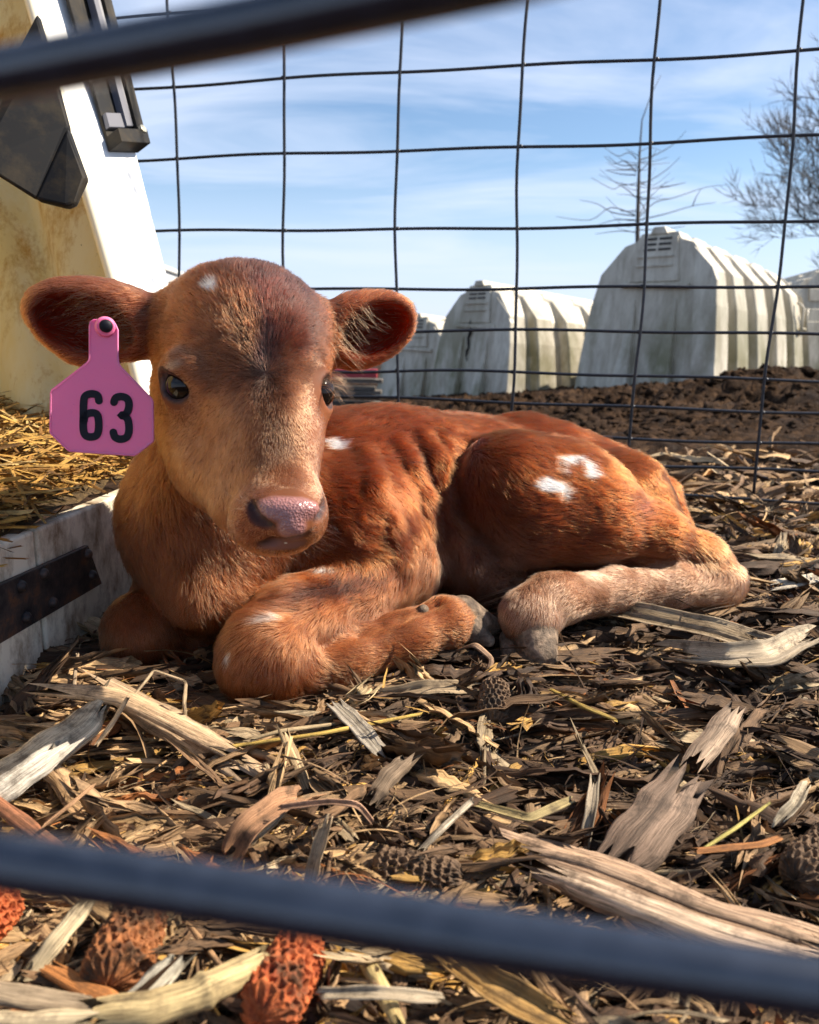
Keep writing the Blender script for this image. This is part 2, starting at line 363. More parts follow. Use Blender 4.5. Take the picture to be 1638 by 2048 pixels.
    mb.build('handle', pl.m, E_, smooth=True)
    return E_
hutch('calf_hutch', (2.19, 6.0), 44, -.15, 1.25, 1.20, 2.0, 'largest white ribbed plastic hutch, right of the middle, with slotted vents facing the pen')
h2 = hutch('calf_hutch', (.80, 7.0), 54, -.37, 1.13, 1.12, 2.0, 'smaller white ribbed hutch with a dark vertical crack, left of the largest hutch')
hutch('calf_hutch', (.33, 8.4), 48, -.55, 1.06, 1.15, 2.0, 'plain grey-white hutch half hidden behind the calf ear and the cracked hutch')
hutch('calf_hutch', (4.55, 8.1), -8, -.25, 1.22, 1.1, 2.0, 'cream hutch with a square door panel at the right edge of the picture', front=True)
hutch('calf_hutch', (5.75, 10.2), 30, -.25, 1.42, 1.15, 2.0, 'shaded hutch whose rounded roof shows above the door panel hutch')
# dark crack and leak mark on the second hutch
ck = Mat('dark leak stain', rough=.9, base=(.03, .027, .022)).m
_a = R(54); _ly = np.array((math.sin(_a), math.cos(_a), 0)); _lx = np.array((-math.cos(_a), math.sin(_a), 0)); _o = np.array((.80, 7.0, -.37))
_pt = [_o + _lx * (.60 + .012 * math.sin(k * 1.9)) + _ly * ((.72 - k * .036) * .16 - .012) + np.array((0, 0, 1.13 * (.72 - k * .036))) for k in range(10)]
MB().tube(_pt, [.006, .014, .010, .016, .010, .013, .009, .011, .006, .003], 6).build('crack', ck, h2)

# ---- long white shed with slots, far left
swm = Mat('white ribbed siding', rough=.5, base=(.62, .62, .60)).m
A0, A1 = np.array((-4.3, 12.4, -.58)), np.array((-4.75, 18.5, -.58)); dv_ = A1 - A0; Ls = np.linalg.norm(dv_); dv_ = dv_ / Ls; nn_ = np.array((dv_[1], -dv_[0], 0))
shed = empty('livestock_trailer', A0); tag(shed, 'long white slatted trailer parked far behind the calf head', 'trailer')
mb = MB(); mb.prism([A0 + np.array((0, 0, .4)), A1 + np.array((0, 0, .4)), A1 + np.array((0, 0, 2.0)), A0 + np.array((0, 0, 2.0))], -nn_ * 2.0); mb.build('body', swm, shed)
for k in range(7): mb = MB(); mb.box((A0 + A1) / 2 + np.array((0, 0, .52 + k * .16)) + nn_ * .02, dv_ * Ls / 2, nn_ * .02, np.array((0, 0, .025))); mb.build('side_rib', swm, shed)
for k in range(9): MB().box(A0 + dv_ * (.35 + k * .66) + np.array((0, 0, 1.74)) + nn_ * .012, dv_ * .20, nn_ * .012, np.array((0, 0, .08))).build('vent_slot', dk, shed)
MB().box((A0 + A1) / 2 + np.array((0, 0, 2.04)) - nn_ * 1.0, dv_ * (Ls / 2 + .05), nn_ * 1.06, np.array((0, 0, .04))).build('roof', swm, shed, bevel=.01)
for k in (.3, .62):
    c = A0 + dv_ * Ls * k + np.array((0, 0, .30)); MB().tube([c + nn_ * .05, c - nn_ * .2], .3, 20).build('wheel', dk, shed)

# ---- boards and red beam behind the calf's withers
bwm = Mat('weathered board', rough=.85); bn = bwm.noise(6, 7, .7, bwm.coord(scale=(1, 12, 12))); bwm.color(bwm.ramp(bn, [(.3, (.03, .025, .02)), (.55, (.13, .11, .09)), (.75, (.24, .21, .18))])); bwm.bump(bn, .4, .01)
rdm = Mat('red paint', rough=.5, base=(.36, .03, .04)).m
pile = empty('board_stack', (-.9, 6.6, -.45)); tag(pile, 'stack of grey weathered boards under a red beam behind the calf back', 'board stack')
rb_ = random.Random(4)
for k in range(9):
    zc = -.42 + .045 * k; MB().box((-.98 + rb_.uniform(-.06, .06), 6.6 + rb_.uniform(-.06, .06), zc), np.array((.70, rb_.uniform(-.04, .04), rb_.uniform(-.01, .01))), (0, .10, 0), (0, 0, .015)).build('board', bwm.m, pile, bevel=.003)
rb = MB().box((-.93, 6.55, -.002), np.array((.66, .02, .0)), (0, .05, 0), (0, 0, .035)).build('red_beam', rdm, bevel=.006); tag(rb, 'red painted beam lying on the grey board stack', 'beam')

# ================================================================ bare trees
bk = Mat('bare bark', rough=.85); kn = bk.noise(8, 5); bk.color(bk.ramp(kn, [(.35, (.025, .020, .018)), (.65, (.065, .052, .045))]))
def grow(mb, p, d, L, r, depth, rr, spread, up, stats, maxn, curl=.12):
    n = 4; pts = [p]; q = p.copy(); dd = d.copy()
    for i in range(n):
        dd = unit(dd + np.array([rr.gauss(0, curl) for _ in range(3)]) + np.array((0, 0, up))); q = q + dd * L / n; pts.append(q.copy())
    rads = [r * (1 - .45 * i / n) for i in range(n + 1)]
    if depth == 0: rads = [r * (1 - .85 * i / n) for i in range(n + 1)]
    mb.tube(pts, rads, 5 if r > .01 else 3, cap=False); stats[0] += 1
    if depth == 0 or stats[0] > maxn: return
    kids = rr.randint(3, 4)
    for k in range(kids):
        i = rr.randint(1, n) if k else n; ax = unit(np.cross(dd, np.array([rr.gauss(0, 1) for _ in range(3)]))); a = rr.uniform(.35, 1.0) * spread if k else rr.uniform(.05, .3)
        nd = unit(dd * math.cos(a) + ax * math.sin(a)); grow(mb, pts[i], nd, L * rr.uniform(.62, .86), max(rads[i] * rr.uniform(.55, .8), .0085), depth - 1, rr, spread, up, stats, maxn, curl)
def big_tree(x, y, zb, h, seed, label, spread=.75):
    rr = random.Random(seed); t = empty('bare_tree', (x, y, zb)); tag(t, label, 'tree', 'bare trees beyond the hutches')
    base_ = np.array((x, y, zb)); top = base_ + np.array((.1, 0, h * .30)); MB().tube([base_, base_ + np.array((.03, 0, h * .15)), top], [.17, .14, .12], 9).build('trunk', bk.m, t, smooth=True)
    mb = MB(); st = [0]
    for k in range(6):
        a = k * 1.05 + rr.uniform(-.3, .3); zc = rr.uniform(.16, .3) * h; d = unit((math.cos(a) * .62, math.sin(a) * .62, 1.0)); grow(mb, base_ + np.array((.05, 0, zc)), d, h * .24, .085, 6, rr, spread, .05, st, 1e9)
    mb.build('crown', bk.m, t); print('tree', st)
big_tree(11.2, 21, -.4, 7.0, 4, 'broad bare tree with a dense twiggy crown at the right edge')
# young tree: straight leader with thin curved side shoots
rr = random.Random(8); sb = W(1278, 690, 11.0); sb[2] = -.4
sap = empty('bare_sapling', sb); tag(sap, 'slender bare sapling with curved shoots rising behind the largest hutch', 'tree')
tp_ = [sb, W(1276, 560, 11), W(1275, 470, 11), W(1277, 380, 11), W(1279, 310, 11), W(1284, 240, 11), W(1302, 190, 11), W(1322, 150, 11)]
MB().tube(tp_, [.045, .036, .030, .024, .015, .008, .005, .003], 8).build('trunk', bk.m, sap, smooth=True)
mb = MB()
def shoot(pts, r):
    P = [W(x, y, 11.0 + z) for x, y, z in pts]; S = []
    for i in range(len(P) - 1):
        a, b, c, d = P[max(i - 1, 0)], P[i], P[i + 1], P[min(i + 2, len(P) - 1)]
        for s in (0, .25, .5, .75): S.append(.5 * ((2 * b) + (c - a) * s + (2 * a - 5 * b + 4 * c - d) * s * s + (3 * b - a - 3 * c + d) * s ** 3))
    S.append(P[-1]); m = len(S); mb.tube(S, [r * (1 - .75 * i / m) for i in range(m)], 4, cap=False)
for s in ([(1270, 430, 0), (1222, 415, -.1), (1180, 440, -.2), (1112, 433, -.3)], [(1270, 432, 0), (1225, 425, .2), (1195, 408, .3), (1160, 400, .4)], [(1270, 440, 0), (1230, 440, .3), (1195, 450, .4)], [(1272, 395, 0), (1243, 372, -.2), (1225, 378, -.3), (1182, 355, -.4)],
          [(1272, 345, 0), (1250, 322, .1), (1228, 328, .3), (1208, 312, .3)], [(1273, 330, 0), (1240, 330, .2), (1215, 312, .3)], [(1274, 340, 0), (1240, 340, -.2), (1215, 340, -.3)], [(1273, 318, 0), (1258, 305, -.1), (1235, 312, -.2), (1208, 294, -.2)], [(1272, 350, 0), (1240, 348, 0), (1210, 340, .1)],
          [(1278, 435, 0), (1310, 405, .1), (1350, 395, .2), (1410, 375, .3), (1455, 370, .3)], [(1278, 440, 0), (1330, 428, -.1), (1385, 412, -.2), (1432, 405, -.3)], [(1278, 432, 0), (1296, 400, .2), (1320, 375, .3), (1335, 362, .3)], [(1277, 370, 0), (1305, 358, .1), (1335, 338, .2), (1360, 314, .2)], [(1278, 320, 0), (1310, 310, .1), (1345, 290, .2), (1372, 262, .2)],
          [(1278, 345, 0), (1300, 322, -.2), (1312, 300, -.2)], [(1276, 465, 0), (1240, 462, .2), (1190, 468, .3)], [(1276, 460, 0), (1330, 458, .1), (1370, 452, .1)], [(1385, 412, -.2), (1392, 395, -.3), (1402, 378, -.3)], [(1320, 375, .3), (1350, 370, .2), (1372, 365, .2)], [(1277, 400, 0), (1290, 420, 0), (1285, 445, .1)]):
    shoot(s, .0085)
for k in range(26):
    y = rr.uniform(300, 465); sd_ = rr.choice((-1, 1)); L = rr.uniform(25, 80); z = rr.uniform(-.4, .4); shoot([(1276, y, 0), (1276 + sd_ * L * .5, y - rr.uniform(-4, 12), z * .5), (1276 + sd_ * L, y - rr.uniform(0, 28), z)], .0055)
mb.build('crown', bk.m, sap)
# ================================================================ the calf
# The body is one continuous surface: rounded volumes for trunk, limbs and head
# blended smoothly, meshed on a fine grid.
PR = []        # primitives
def cone(a, b, k, flow=None, L=0.016, op='+', zone='body'):
    pa, pb = W(*a[:3]), W(*b[:3]); ra, rb = a[3] * a[2] / F_PX, b[3] * b[2] / F_PX
    PR.append(dict(t='c', a=pa, b=pb, ra=ra, rb=rb, k=k, c=(pa + pb) / 2, R=np.linalg.norm(pa - pb) / 2 + max(ra, rb), flow=np.asarray(flow if flow is not None else unit(pb - pa), float), L=L, op=op, zone=zone))
def chain(pts, k, flow=None, L=0.016, op='+', zone='body'):
    for p, q in zip(pts[:-1], pts[1:]): cone(p, q, k, flow, L, op, zone)
def ell(px, py, Z, rx, ry, rz, k, flow, L=0.016, rot=0, yaw=0, pit=0, op='+', zone='body'):
    """ellipsoid, rx, ry in photo pixels at its depth, rz metres; rot = turn in the picture plane, yaw about the up axis, pit about the right axis"""
    c = W(px, py, Z); s = Z / F_PX
    B = np.array((AR, AU, AF))
    def rm(a, i, j):
        m = np.eye(3); m[i, i] = m[j, j] = math.cos(a); m[i, j] = -math.sin(a); m[j, i] = math.sin(a); return m
    Mx = rm(R(pit), 1, 2) @ rm(R(yaw), 0, 2) @ rm(R(rot), 0, 1)
    ax = Mx.T @ B          # rows: axes
    r = np.array((rx * s, ry * s, rz))
    PR.append(dict(t='e', c=c, A=ax, r=r, k=k, R=r.max(), flow=np.asarray(flow, float), L=L, op=op, zone=zone))
def prim_d(p, P):
    if p['t'] == 'c':
        ba = p['b'] - p['a']; h = np.clip((P - p['a']) @ ba / (ba @ ba + 1e-12), 0, 1)
        q = P - p['a'] - h[:, None] * ba
        return np.sqrt((q * q).sum(1)) - (p['ra'] + h * (p['rb'] - p['ra']))
    q = (P - p['c']) @ p['A'].T
    k0 = np.sqrt(((q / p['r']) ** 2).sum(1)); k1 = np.sqrt(((q / p['r'] ** 2) ** 2).sum(1))
    return np.where(k0 < 1e-6, -p['r'].min(), k0 * (k0 - 1) / (k1 + 1e-9))
def sdf(P, prims):
    d = np.full(len(P), 0.2)
    for p in prims:
        e = prim_d(p, P); k = p['k']
        if p['op'] == '+':
            h = np.maximum(k - np.abs(d - e), 0) / k; d = np.minimum(d, e) - h * h * k / 4
        else:
            e = -e; h = np.maximum(k - np.abs(d - e), 0) / k; d = np.maximum(d, e) + h * h * k / 4
    return d
BK = unit((1.0, 0.35, -0.25)); DN = np.array((0.15, 0.0, -1.0)); UPF = np.array((0, 0, 1.0))

def surfZ(px, py, z0=.46, prims=None):
    """depth at which the surface built so far is met through photograph pixel (px, py)"""
    ps = prims or PR; z = z0
    for _ in range(60):
        d = float(sdf(W(px, py, z)[None], ps)[0])
        if abs(d) < 3e-4: break
        z += d * .8
        if z > 1.3: return .9
    return z
def on(px, py, dz=0.0): return surfZ(px, py) + dz
# ---- trunk
chain([(640, 1005, .90, 180), (780, 1012, .93, 178), (930, 1005, .97, 160)], .05, BK + (0, 0, -.5), L=.013)
chain([(930, 985, .99, 130), (1080, 985, 1.03, 122), (1240, 1040, 1.04, 108)], .04, (1, .2, -.3))
chain([(760, 880, .98, 48), (900, 900, 1.01, 52), (1040, 890, 1.03, 44), (1180, 930, 1.04, 50)], .03, (1, .2, 0), L=.014)
ell(860, 1110, .91, 130, 85, .09, .04, (0.6, -.2, -.8), L=.016)                                   # belly
ell(960, 1120, .88, 90, 85, .07, .03, (.2, -.3, -1), L=.016, zone='belly')
# ---- chest, neck, shoulder
ell(458, 1045, .80, 180, 172, .11, .05, (-.1, -.1, -1), L=.016, zone='neck')
cone((500, 740, .70, 105), (430, 1030, .78, 165), .04, (-.05, 0, -1), .015, zone='neck')
ell(428, 1185, .745, 84, 76, .06, .035, (0, -.2, -1), L=.016, zone='neck')
ell(705, 1060, .82, 130, 140, .085, .04, (.9, -.1, -.55), L=.016, rot=-25, zone='body')            # shoulder and upper arm
chain([(790, 1140, .81, 84), (690, 1200, .76, 76), (600, 1240, .71, 72), (540, 1290, .675, 78)], .022, (-.6, -.5, -.5), L=.014, zone='leg')
# ---- near foreleg
ell(520, 1325, .675, 86, 88, .037, .02, (.1, -.3, -1), L=.007, rot=-20, zone='leg')
chain([(560, 1345, .68, 66), (690, 1318, .705, 50), (820, 1275, .735, 47), (890, 1248, .755, 50)], .016, None, L=.006, zone='leg')
chain([(890, 1248, .755, 49), (915, 1242, .765, 42)], .012, None, L=.006, zone='leg')
# ---- far foreleg
ell(281, 1265, .742, 74, 76, .038, .012, (.1, -.2, -1), L=.007, zone='leg')
chain([(300, 1290, .752, 58), (400, 1300, .775, 46), (560, 1300, .82, 42)], .016, None, L=.006, zone='leg')
chain([(300, 1245, .77, 62), (390, 1140, .85, 86)], .02, (-.6, -.5, -.5), zone='leg')
# ---- hind quarter
ell(1095, 1005, .90, 182, 132, .085, .022, (.9, 0, -.55), L=.013, rot=-10, zone='thigh')
ell(1010, 990, .865, 100, 118, .06, .03, (.5, -.2, -.8), L=.013, zone='thigh')
chain([(1060, 1042, .85, 92), (1180, 1046, .865, 80), (1300, 1072, .885, 56), (1400, 1118, .905, 48)], .025, None, L=.012, zone='thigh')
chain([(1250, 1000, .98, 92), (1315, 1065, .965, 56)], .04, (.8, 0, -.6), L=.013, zone='thigh')
chain([(1400, 1130, .90, 55), (1448, 1162, .905, 43)], .015, None, L=.01, zone='leg')
chain([(1440, 1172, .895, 40), (1340, 1172, .865, 42), (1230, 1182, .83, 42), (1140, 1195, .795, 46)], .012, (-1, -.3, -.1), L=.007, zone='shank')
ell(1105, 1198, .785, 54, 50, .033, .016, (-.9, -.4, -.3), L=.007, zone='shank')
chain([(1088, 1205, .78, 48), (1064, 1228, .766, 51), (1064, 1242, .760, 50)], .014, (-.3, -.3, -1), L=.007, zone='shank')
ell(1035, 1235, .765, 34, 40, .025, .012, (-.3, -.3, -1), L=.007, zone='shank')
# ---- tail lying along the rump
chain([(1230, 915, 1.06, 26), (1330, 985, 1.05, 20), (1370, 1060, 1.03, 16)], .02, None, L=.012)
# ---- skin folds on the ribs and flank
_F0 = []
for (pts, r) in ((((790, 884), (822, 935), (850, 1000), (858, 1060)), 11), (((842, 872), (868, 915), (884, 965), (888, 1010)), 11),
                 (((724, 905), (745, 975), (782, 1050), (806, 1130)), 10), (((885, 878), (898, 930), (904, 985), (905, 1050)), 9), (((898, 1030), (915, 1080), (945, 1130), (960, 1170)), 9)):
    _F0.append(([(x, y, on(x, y, .0030 if 0 < i < len(pts) - 1 else .0065), r * .85 * (.5 if i in (0, len(pts) - 1) else 1)) for i, (x, y) in enumerate(pts)]))
_C0 = []
for pts, r in ((((935, 885), (914, 920), (909, 965), (925, 1020), (955, 1065), (995, 1110)), 7), (((975, 1135), (1060, 1146), (1150, 1140), (1250, 1128), (1340, 1128)), 9), (((650, 1288), (720, 1262), (800, 1232), (870, 1208)), 6)):
    _C0.append([(x, y, on(x, y, .001), r) for x, y in pts])
for c in _F0: chain(c, .014, (.5, 0, -.9), L=.013)
for c in _C0: chain(c, .013, (.3, 0, -1), L=.013, op='-')
NBODY = len(PR)

# ---- head: yawed to the viewer's right
HF = (0, -.2, -1)
ell(492, 668, .650, 154, 122, .075, .03, HF, L=.009, yaw=12, zone='head')             # skull
ell(485, 622, .665, 118, 64, .055, .03, (0, .3, 1), L=.010, zone='head')               # poll
ell(450, 742, .632, 112, 102, .06, .03, HF, L=.009, yaw=15, zone='head')
ell(588, 718, .628, 66, 98, .05, .025, HF, L=.009, zone='head')
cone((500, 770, .612, 118), (566, 985, .550, 72), .03, HF, .005, zone='head')        # nose bridge
cone((420, 850, .645, 88), (490, 1000, .585, 70), .035, HF, .006, zone='head')       # jaw and cheek
cone((412, 805, .645, 80), (432, 930, .625, 76), .03, HF, .006, zone='head')
ell(583, 860, .588, 54, 95, .04, .025, HF, L=.005, rot=-4, zone='head')
ell(560, 1026, .536, 80, 55, .032, .018, HF, L=.003, zone='muzzle')                       # muzzle
ell(506, 1052, .546, 42, 42, .024, .014, HF, L=.003, zone='muzzle')
ell(626, 1042, .540, 22, 40, .024, .010, HF, L=.003, zone='muzzle')
ell(560, 1084, .548, 54, 27, .024, .010, HF, L=.003, zone='muzzle')                        # chin
z = on(574, 1030)
ell(576, 1020, z + .008, 62, 28, .013, .006, HF, L=.0, rot=4, zone='pad')                # nose pad
ell(584, 1052, z + .009, 30, 26, .012, .008, HF, L=.0, rot=6, zone='pad')
# brow ridges and orbits
EC_L = W(368, 771, on(368, 771, .0085)); EG_L = unit(-.42 * AR - .9 * AF + .05 * AU)
EC_R = W(634, 783, on(634, 783, .0125)); EG_R = unit(.985 * AR - .14 * AF + .0 * AU)
def eyering(c, g, rr, tilt, tube, k, zone, sx=1.0, sy=.93):
    u = unit(np.cross(g, AU)); v = np.cross(u, g); u, v = math.cos(tilt) * u + math.sin(tilt) * v, -math.sin(tilt) * u + math.cos(tilt) * v
    pts = []
    for i in range(15):
        a = 2 * math.pi * i / 14; x, y = sx * rr * math.cos(a), sy * rr * math.sin(a)
        pts.append(c + u * x + v * y + g * math.sqrt(max(.0142 ** 2 - x * x - y * y, 0)))
    for p, q in zip(pts[:-1], pts[1:]):
        PR.append(dict(t='c', a=p, b=q, ra=tube, rb=tube, k=k, c=(p + q) / 2, R=np.linalg.norm(p - q) / 2 + tube, flow=-g * .2 + np.array(HF), L=.0, op='+', zone=zone))
def sph(c, r, k, op, zone, L=.004):
    PR.append(dict(t='c', a=c, b=c + 1e-5, ra=r, rb=r, k=k, c=c, R=r, flow=np.array(HF, float), L=L, op=op, zone=zone))
for c, g, tl in ((EC_L, EG_L, .6), (EC_R, EG_R, -.2)):
    sph(c + g * -.002, .0165, .016, '+', 'head')
    for dx in (-.0042, 0, .0042):
        u = unit(np.cross(g, AU)); u = math.cos(tl) * u + math.sin(tl) * np.cross(u, g)
        sph(c + g * .008 + u * dx * .8, .0120, .003, '-', 'eye', 0)
    eyering(c, g, .0137, tl, .0019, .003, 'lid')
chain([(x, y, on(x, y, .003), r) for x, y, r in ((335, 738, 10), (358, 726, 13), (385, 735, 13), (404, 760, 10))], .012, HF, L=.005, zone='head')
# nostrils and mouth
for pts in (((503, 1008, 6), (505, 1022, 9), (513, 1036, 11), (528, 1045, 9), (545, 1050, 4)), ((650, 998, 5), (648, 1014, 8), (640, 1030, 7), (630, 1037, 4))):
    chain([(x, y, on(x, y, .0018), r * 1.25) for x, y, r in pts], .002, HF, op='-', zone='nostril', L=0)
chain([(x, y, on(x, y, .0012), r) for x, y, r in ((520, 1088, 3), (545, 1081, 6), (590, 1078, 6), (616, 1069, 3))], .004, HF, op='-', zone='mouth', L=0)
# ears: leaf-shaped cups on short stalks
ell(176, 636, .650, 132, 76, .020, .008, (-1, 0, -.25), L=.006, rot=-14, yaw=0, zone='ear')
cone((335, 655, .655, 52), (230, 640, .655, 48), .03, (-1, 0, 0), .006, zone='ear')
ell(160, 668, .653, 88, 58, .017, .010, (-1, 0, -.4), L=.006, rot=-32, zone='ear')
ell(156, 644, .628, 114, 60, .0325, .006, (-1, 0, -.3), rot=-16, op='-', zone='earin', L=.008)
ell(738, 657, .655, 98, 70, .020, .008, (1, 0, .2), L=.006, rot=24, zone='ear')
cone((640, 665, .655, 42), (690, 662, .655, 50), .025, (1, 0, 0), .010, zone='ear')
ell(755, 652, .632, 80, 50, .0325, .006, (1, 0, .3), rot=26, op='-', zone='earin', L=.008)

VOX = 0.002
def mesh_sdf(prims, vox):
    lo = np.min([p['c'] - p['R'] for p in prims if p['op'] == '+'], axis=0) - .012
    hi = np.max([p['c'] + p['R'] for p in prims if p['op'] == '+'], axis=0) + .012
    B = 24; nb = np.ceil((hi - lo) / (vox * B)).astype(int); n = nb * B
    arr = np.full(n, 0.02, dtype=np.float32)
    gi = np.stack(np.meshgrid(*[np.arange(k) for k in nb], indexing='ij'), -1).reshape(-1, 3)
    cen = lo + (gi + .5) * B * vox; dc = sdf(cen, prims); half = B * vox * .5 * math.sqrt(3)
    loc = np.stack(np.meshgrid(*[np.arange(B)] * 3, indexing='ij'), -1).reshape(-1, 3)
    for g, c, d in zip(gi, cen, dc):
        s = tuple(slice(g[i] * B, g[i] * B + B) for i in range(3))
        if abs(d) > half * 1.35 + .03: arr[s] = 0.02 if d > 0 else -0.02; continue
        act = [p for p in prims if np.linalg.norm(p['c'] - c) < p['R'] + half + p['k'] + .012]
        if not act: continue
        P = lo + (g * B + loc + 0.0) * vox
        arr[s] = np.clip(sdf(P, act), -.02, .02).reshape(B, B, B)
    import openvdb
    grid = openvdb.FloatGrid(0.02); grid.copyFromArray(arr)
    P, Q = grid.convertToQuads(isovalue=0.0)[:2]
    P = lo + np.asarray(P, dtype=np.float64) * vox
    Q = np.asarray(Q, dtype=np.int64)[:, ::-1]
    return P, Q
def sdf_n(P, prims, e=.0012):
    N = np.stack([sdf(P + np.eye(3)[i] * e, prims) - sdf(P - np.eye(3)[i] * e, prims) for i in range(3)], 1)
    return N / (np.linalg.norm(N, axis=1)[:, None] + 1e-9)
# ================================================================ shredded corn bedding
def stalk_mat(name, bumpd=.0012, rough=.72):
    m = Mat(name, rough=rough, spec=.3)
    at = m.node('ShaderNodeAttribute', attribute_name='pcol'); uv = m.node('ShaderNodeUVMap'); mp = m.node('ShaderNodeMapping'); mp.inputs['Scale'].default_value = (1.2, 16, 1)
    m.link(uv.outputs[0], mp.inputs[0])
    fib = m.noise(3.0, 6, .7, mp.outputs[0], .08); dirt = m.noise(55, 5, .7)
    c = m.mix(1.0, at.outputs['Color'], m.ramp(fib, [(.32, (.22, .19, .16)), (.48, (.80, .77, .73)), (.66, (1.35, 1.32, 1.28))]), 'MULTIPLY')
    c = m.mix(m.ramp(dirt, [(.50, 0.0), (.66, .75)]), c, (.05, .032, .02))
    m.color(c); m.bump(fib, .9, bumpd); return m.m
BEDZ = -.010
LM = stalk_mat('dried corn fibre')
PAL = np.array([(.105, .057, .030), (.22, .128, .066), (.38, .24, .125), (.66, .43, .215), (.66, .38, .10), (.40, .15, .045), (.58, .44, .27)])
def piece_batch(x, y, z, yaw, Ln, Wd, col, seed, m=9, c=5, thick=0.0, curl=.35, bend=.25, arch=.2, tiltr=.25, jag=.12, taper=.5, ridge=.10):
    """strips (thick = 0) or stalk splinters (thick > 0), all arrays one value per piece; returns V, F, uv, col"""
    rg = np.random.default_rng(seed); n = len(x); s = np.linspace(0, 1, m)[None, :, None]
    if thick: a = np.linspace(0, 2 * np.pi, c, endpoint=False); t = np.cos(a)[None, None]; h = np.sin(a)[None, None]
    else: t = np.linspace(-1, 1, c)[None, None]; h = np.zeros((1, 1, c))
    r = lambda lo, hi: rg.uniform(lo, hi, (n, 1, 1))
    L_, W_ = Ln[:, None, None], Wd[:, None, None]
    prof = 1 - taper * r(.3, 1) * np.abs(2 * s - 1) ** 2.5 + .18 * np.sin(s * r(6, 18) + r(0, 6))
    js = rg.normal(0, jag, (n, 1, c)) * (np.abs(2 * s - 1) ** 3) * np.sign(2 * s - 1)
    lx = (s - .5 + js * .25) * L_
    rid = rg.normal(0, 1, (n, 1, c)) * ridge
    wob = rg.normal(0, 1, (n, m, 1)) * .05
    ly = t * W_ * .5 * prof * (1 + .3 * rg.normal(0, 1, (n, 1, c)) * .3) + bend * L_ * r(-1, 1) * (2 * s - 1) ** 2 * .5 + wob * W_
    lz = W_ * (curl * r(-1, 1) * t ** 2 * prof + rid) + arch * L_ * r(-.3, 1) * (1 - (2 * s - 1) ** 2) * .5 + rg.normal(0, 1, (n, m, 1)) * .06 * W_
    if thick: lz = lz * (1 if thick > 1 else 1) * .35 + h * W_ * .5 * thick * prof * (1 + rid * 2)
    tw = r(-1, 1) * 1.1 * (s - .5) * (1.0 if not thick else .3) + r(-1, 1) * .9 * (1.0 if not thick else 1)
    cy = (bend * L_ * 0); ly2 = ly * np.cos(tw) - lz * np.sin(tw); lz2 = ly * np.sin(tw) * (1 if not thick else .5) + lz * np.cos(tw)
    pt = rg.normal(0, tiltr, (n, 1, 1)); lx, lz2 = lx * np.cos(pt) - lz2 * np.sin(pt), lx * np.sin(pt) + lz2 * np.cos(pt)
    ya = yaw[:, None, None]; X = lx * np.cos(ya) - ly2 * np.sin(ya) + x[:, None, None]; Y = lx * np.sin(ya) + ly2 * np.cos(ya) + y[:, None, None]
    Z = lz2 + z[:, None, None] + 0 * X
    V = np.stack([X, Y, Z], -1).reshape(-1, 3)
    i = np.arange(m * c).reshape(m, c)
    if thick: q = np.stack([i[:-1], np.roll(i, -1, 1)[:-1], np.roll(i, -1, 1)[1:], i[1:]], -1).reshape(-1, 4)
    else: q = np.stack([i[:-1, :-1], i[:-1, 1:], i[1:, 1:], i[1:, :-1]], -1).reshape(-1, 4)
    Fq = (q[None] + (np.arange(n) * m * c)[:, None, None]).reshape(-1, 4)
    U = np.broadcast_to(s * L_ * 12 + rg.uniform(0, 20, (n, 1, 1)), (n, m, c)); Vv = np.broadcast_to(np.linspace(0, 1, c)[None, None] * np.maximum(W_ * 60, .2) + rg.uniform(0, 20, (n, 1, 1)), (n, m, c))
    Cc = np.repeat(col * (1 + .0), m * c, axis=0)
    return V, Fq, np.stack([U, Vv], -1).reshape(-1, 2), Cc
def litter_obj(name, batches, mat, parent=None, smooth=True):
    V = np.vstack([b[0] for b in batches]); o_ = 0; Fs = []
    for b in batches: Fs.append(b[1] + o_); o_ += len(b[0])
    Fq = np.vstack(Fs); o = mesh_obj(name, V, Fq, mat, parent, smooth=smooth)
    UV = np.vstack([b[2] for b in batches]); CC = np.vstack([b[3] for b in batches])
    ul = o.data.uv_layers.new(name='UVMap'); ul.data.foreach_set('uv', UV[Fq.ravel()].astype(np.float32).ravel())
    a = o.data.attributes.new('pcol', 'FLOAT_COLOR', 'POINT'); a.data.foreach_set('color', np.hstack([CC, np.ones((len(CC), 1))]).astype(np.float32).ravel())
    return o
def pale_field(x, y):
    """where the bedding is dry and pale (1) or dark and trodden (0)"""
    f = 1.3 * np.exp(-((x + .22) / .24) ** 2 - ((y - .42) / .21) ** 2) + .75 * (1 - sstep(.30, .42, y)) + .8 * sstep(.40, .75, x) * sstep(.95, 1.2, y)
    f = f + .45 * sstep(.3, .6, x) * sstep(.65, .8, y) + .3 * fbm(np.stack([x, y, 0 * x], 1) * 7, 12, 2)
    return np.clip(f, 0, 1)
def pick(n, x, y, rg, wet=.0):
    p = pale_field(x, y); k = np.empty(n, int); u = rg.random(n)
    dark = np.searchsorted(np.cumsum([.44, .30, .13, .035, .035, .03, .03]), u * .9999); pal = np.searchsorted(np.cumsum([.08, .20, .27, .25, .07, .06, .07]), u * .9999)
    k = np.where(rg.random(n) < p, pal, dark); return PAL[np.clip(k, 0, 6)] * rg.uniform(.62, 1.2, (n, 1)) * (.74 + .26 * p)[:, None]
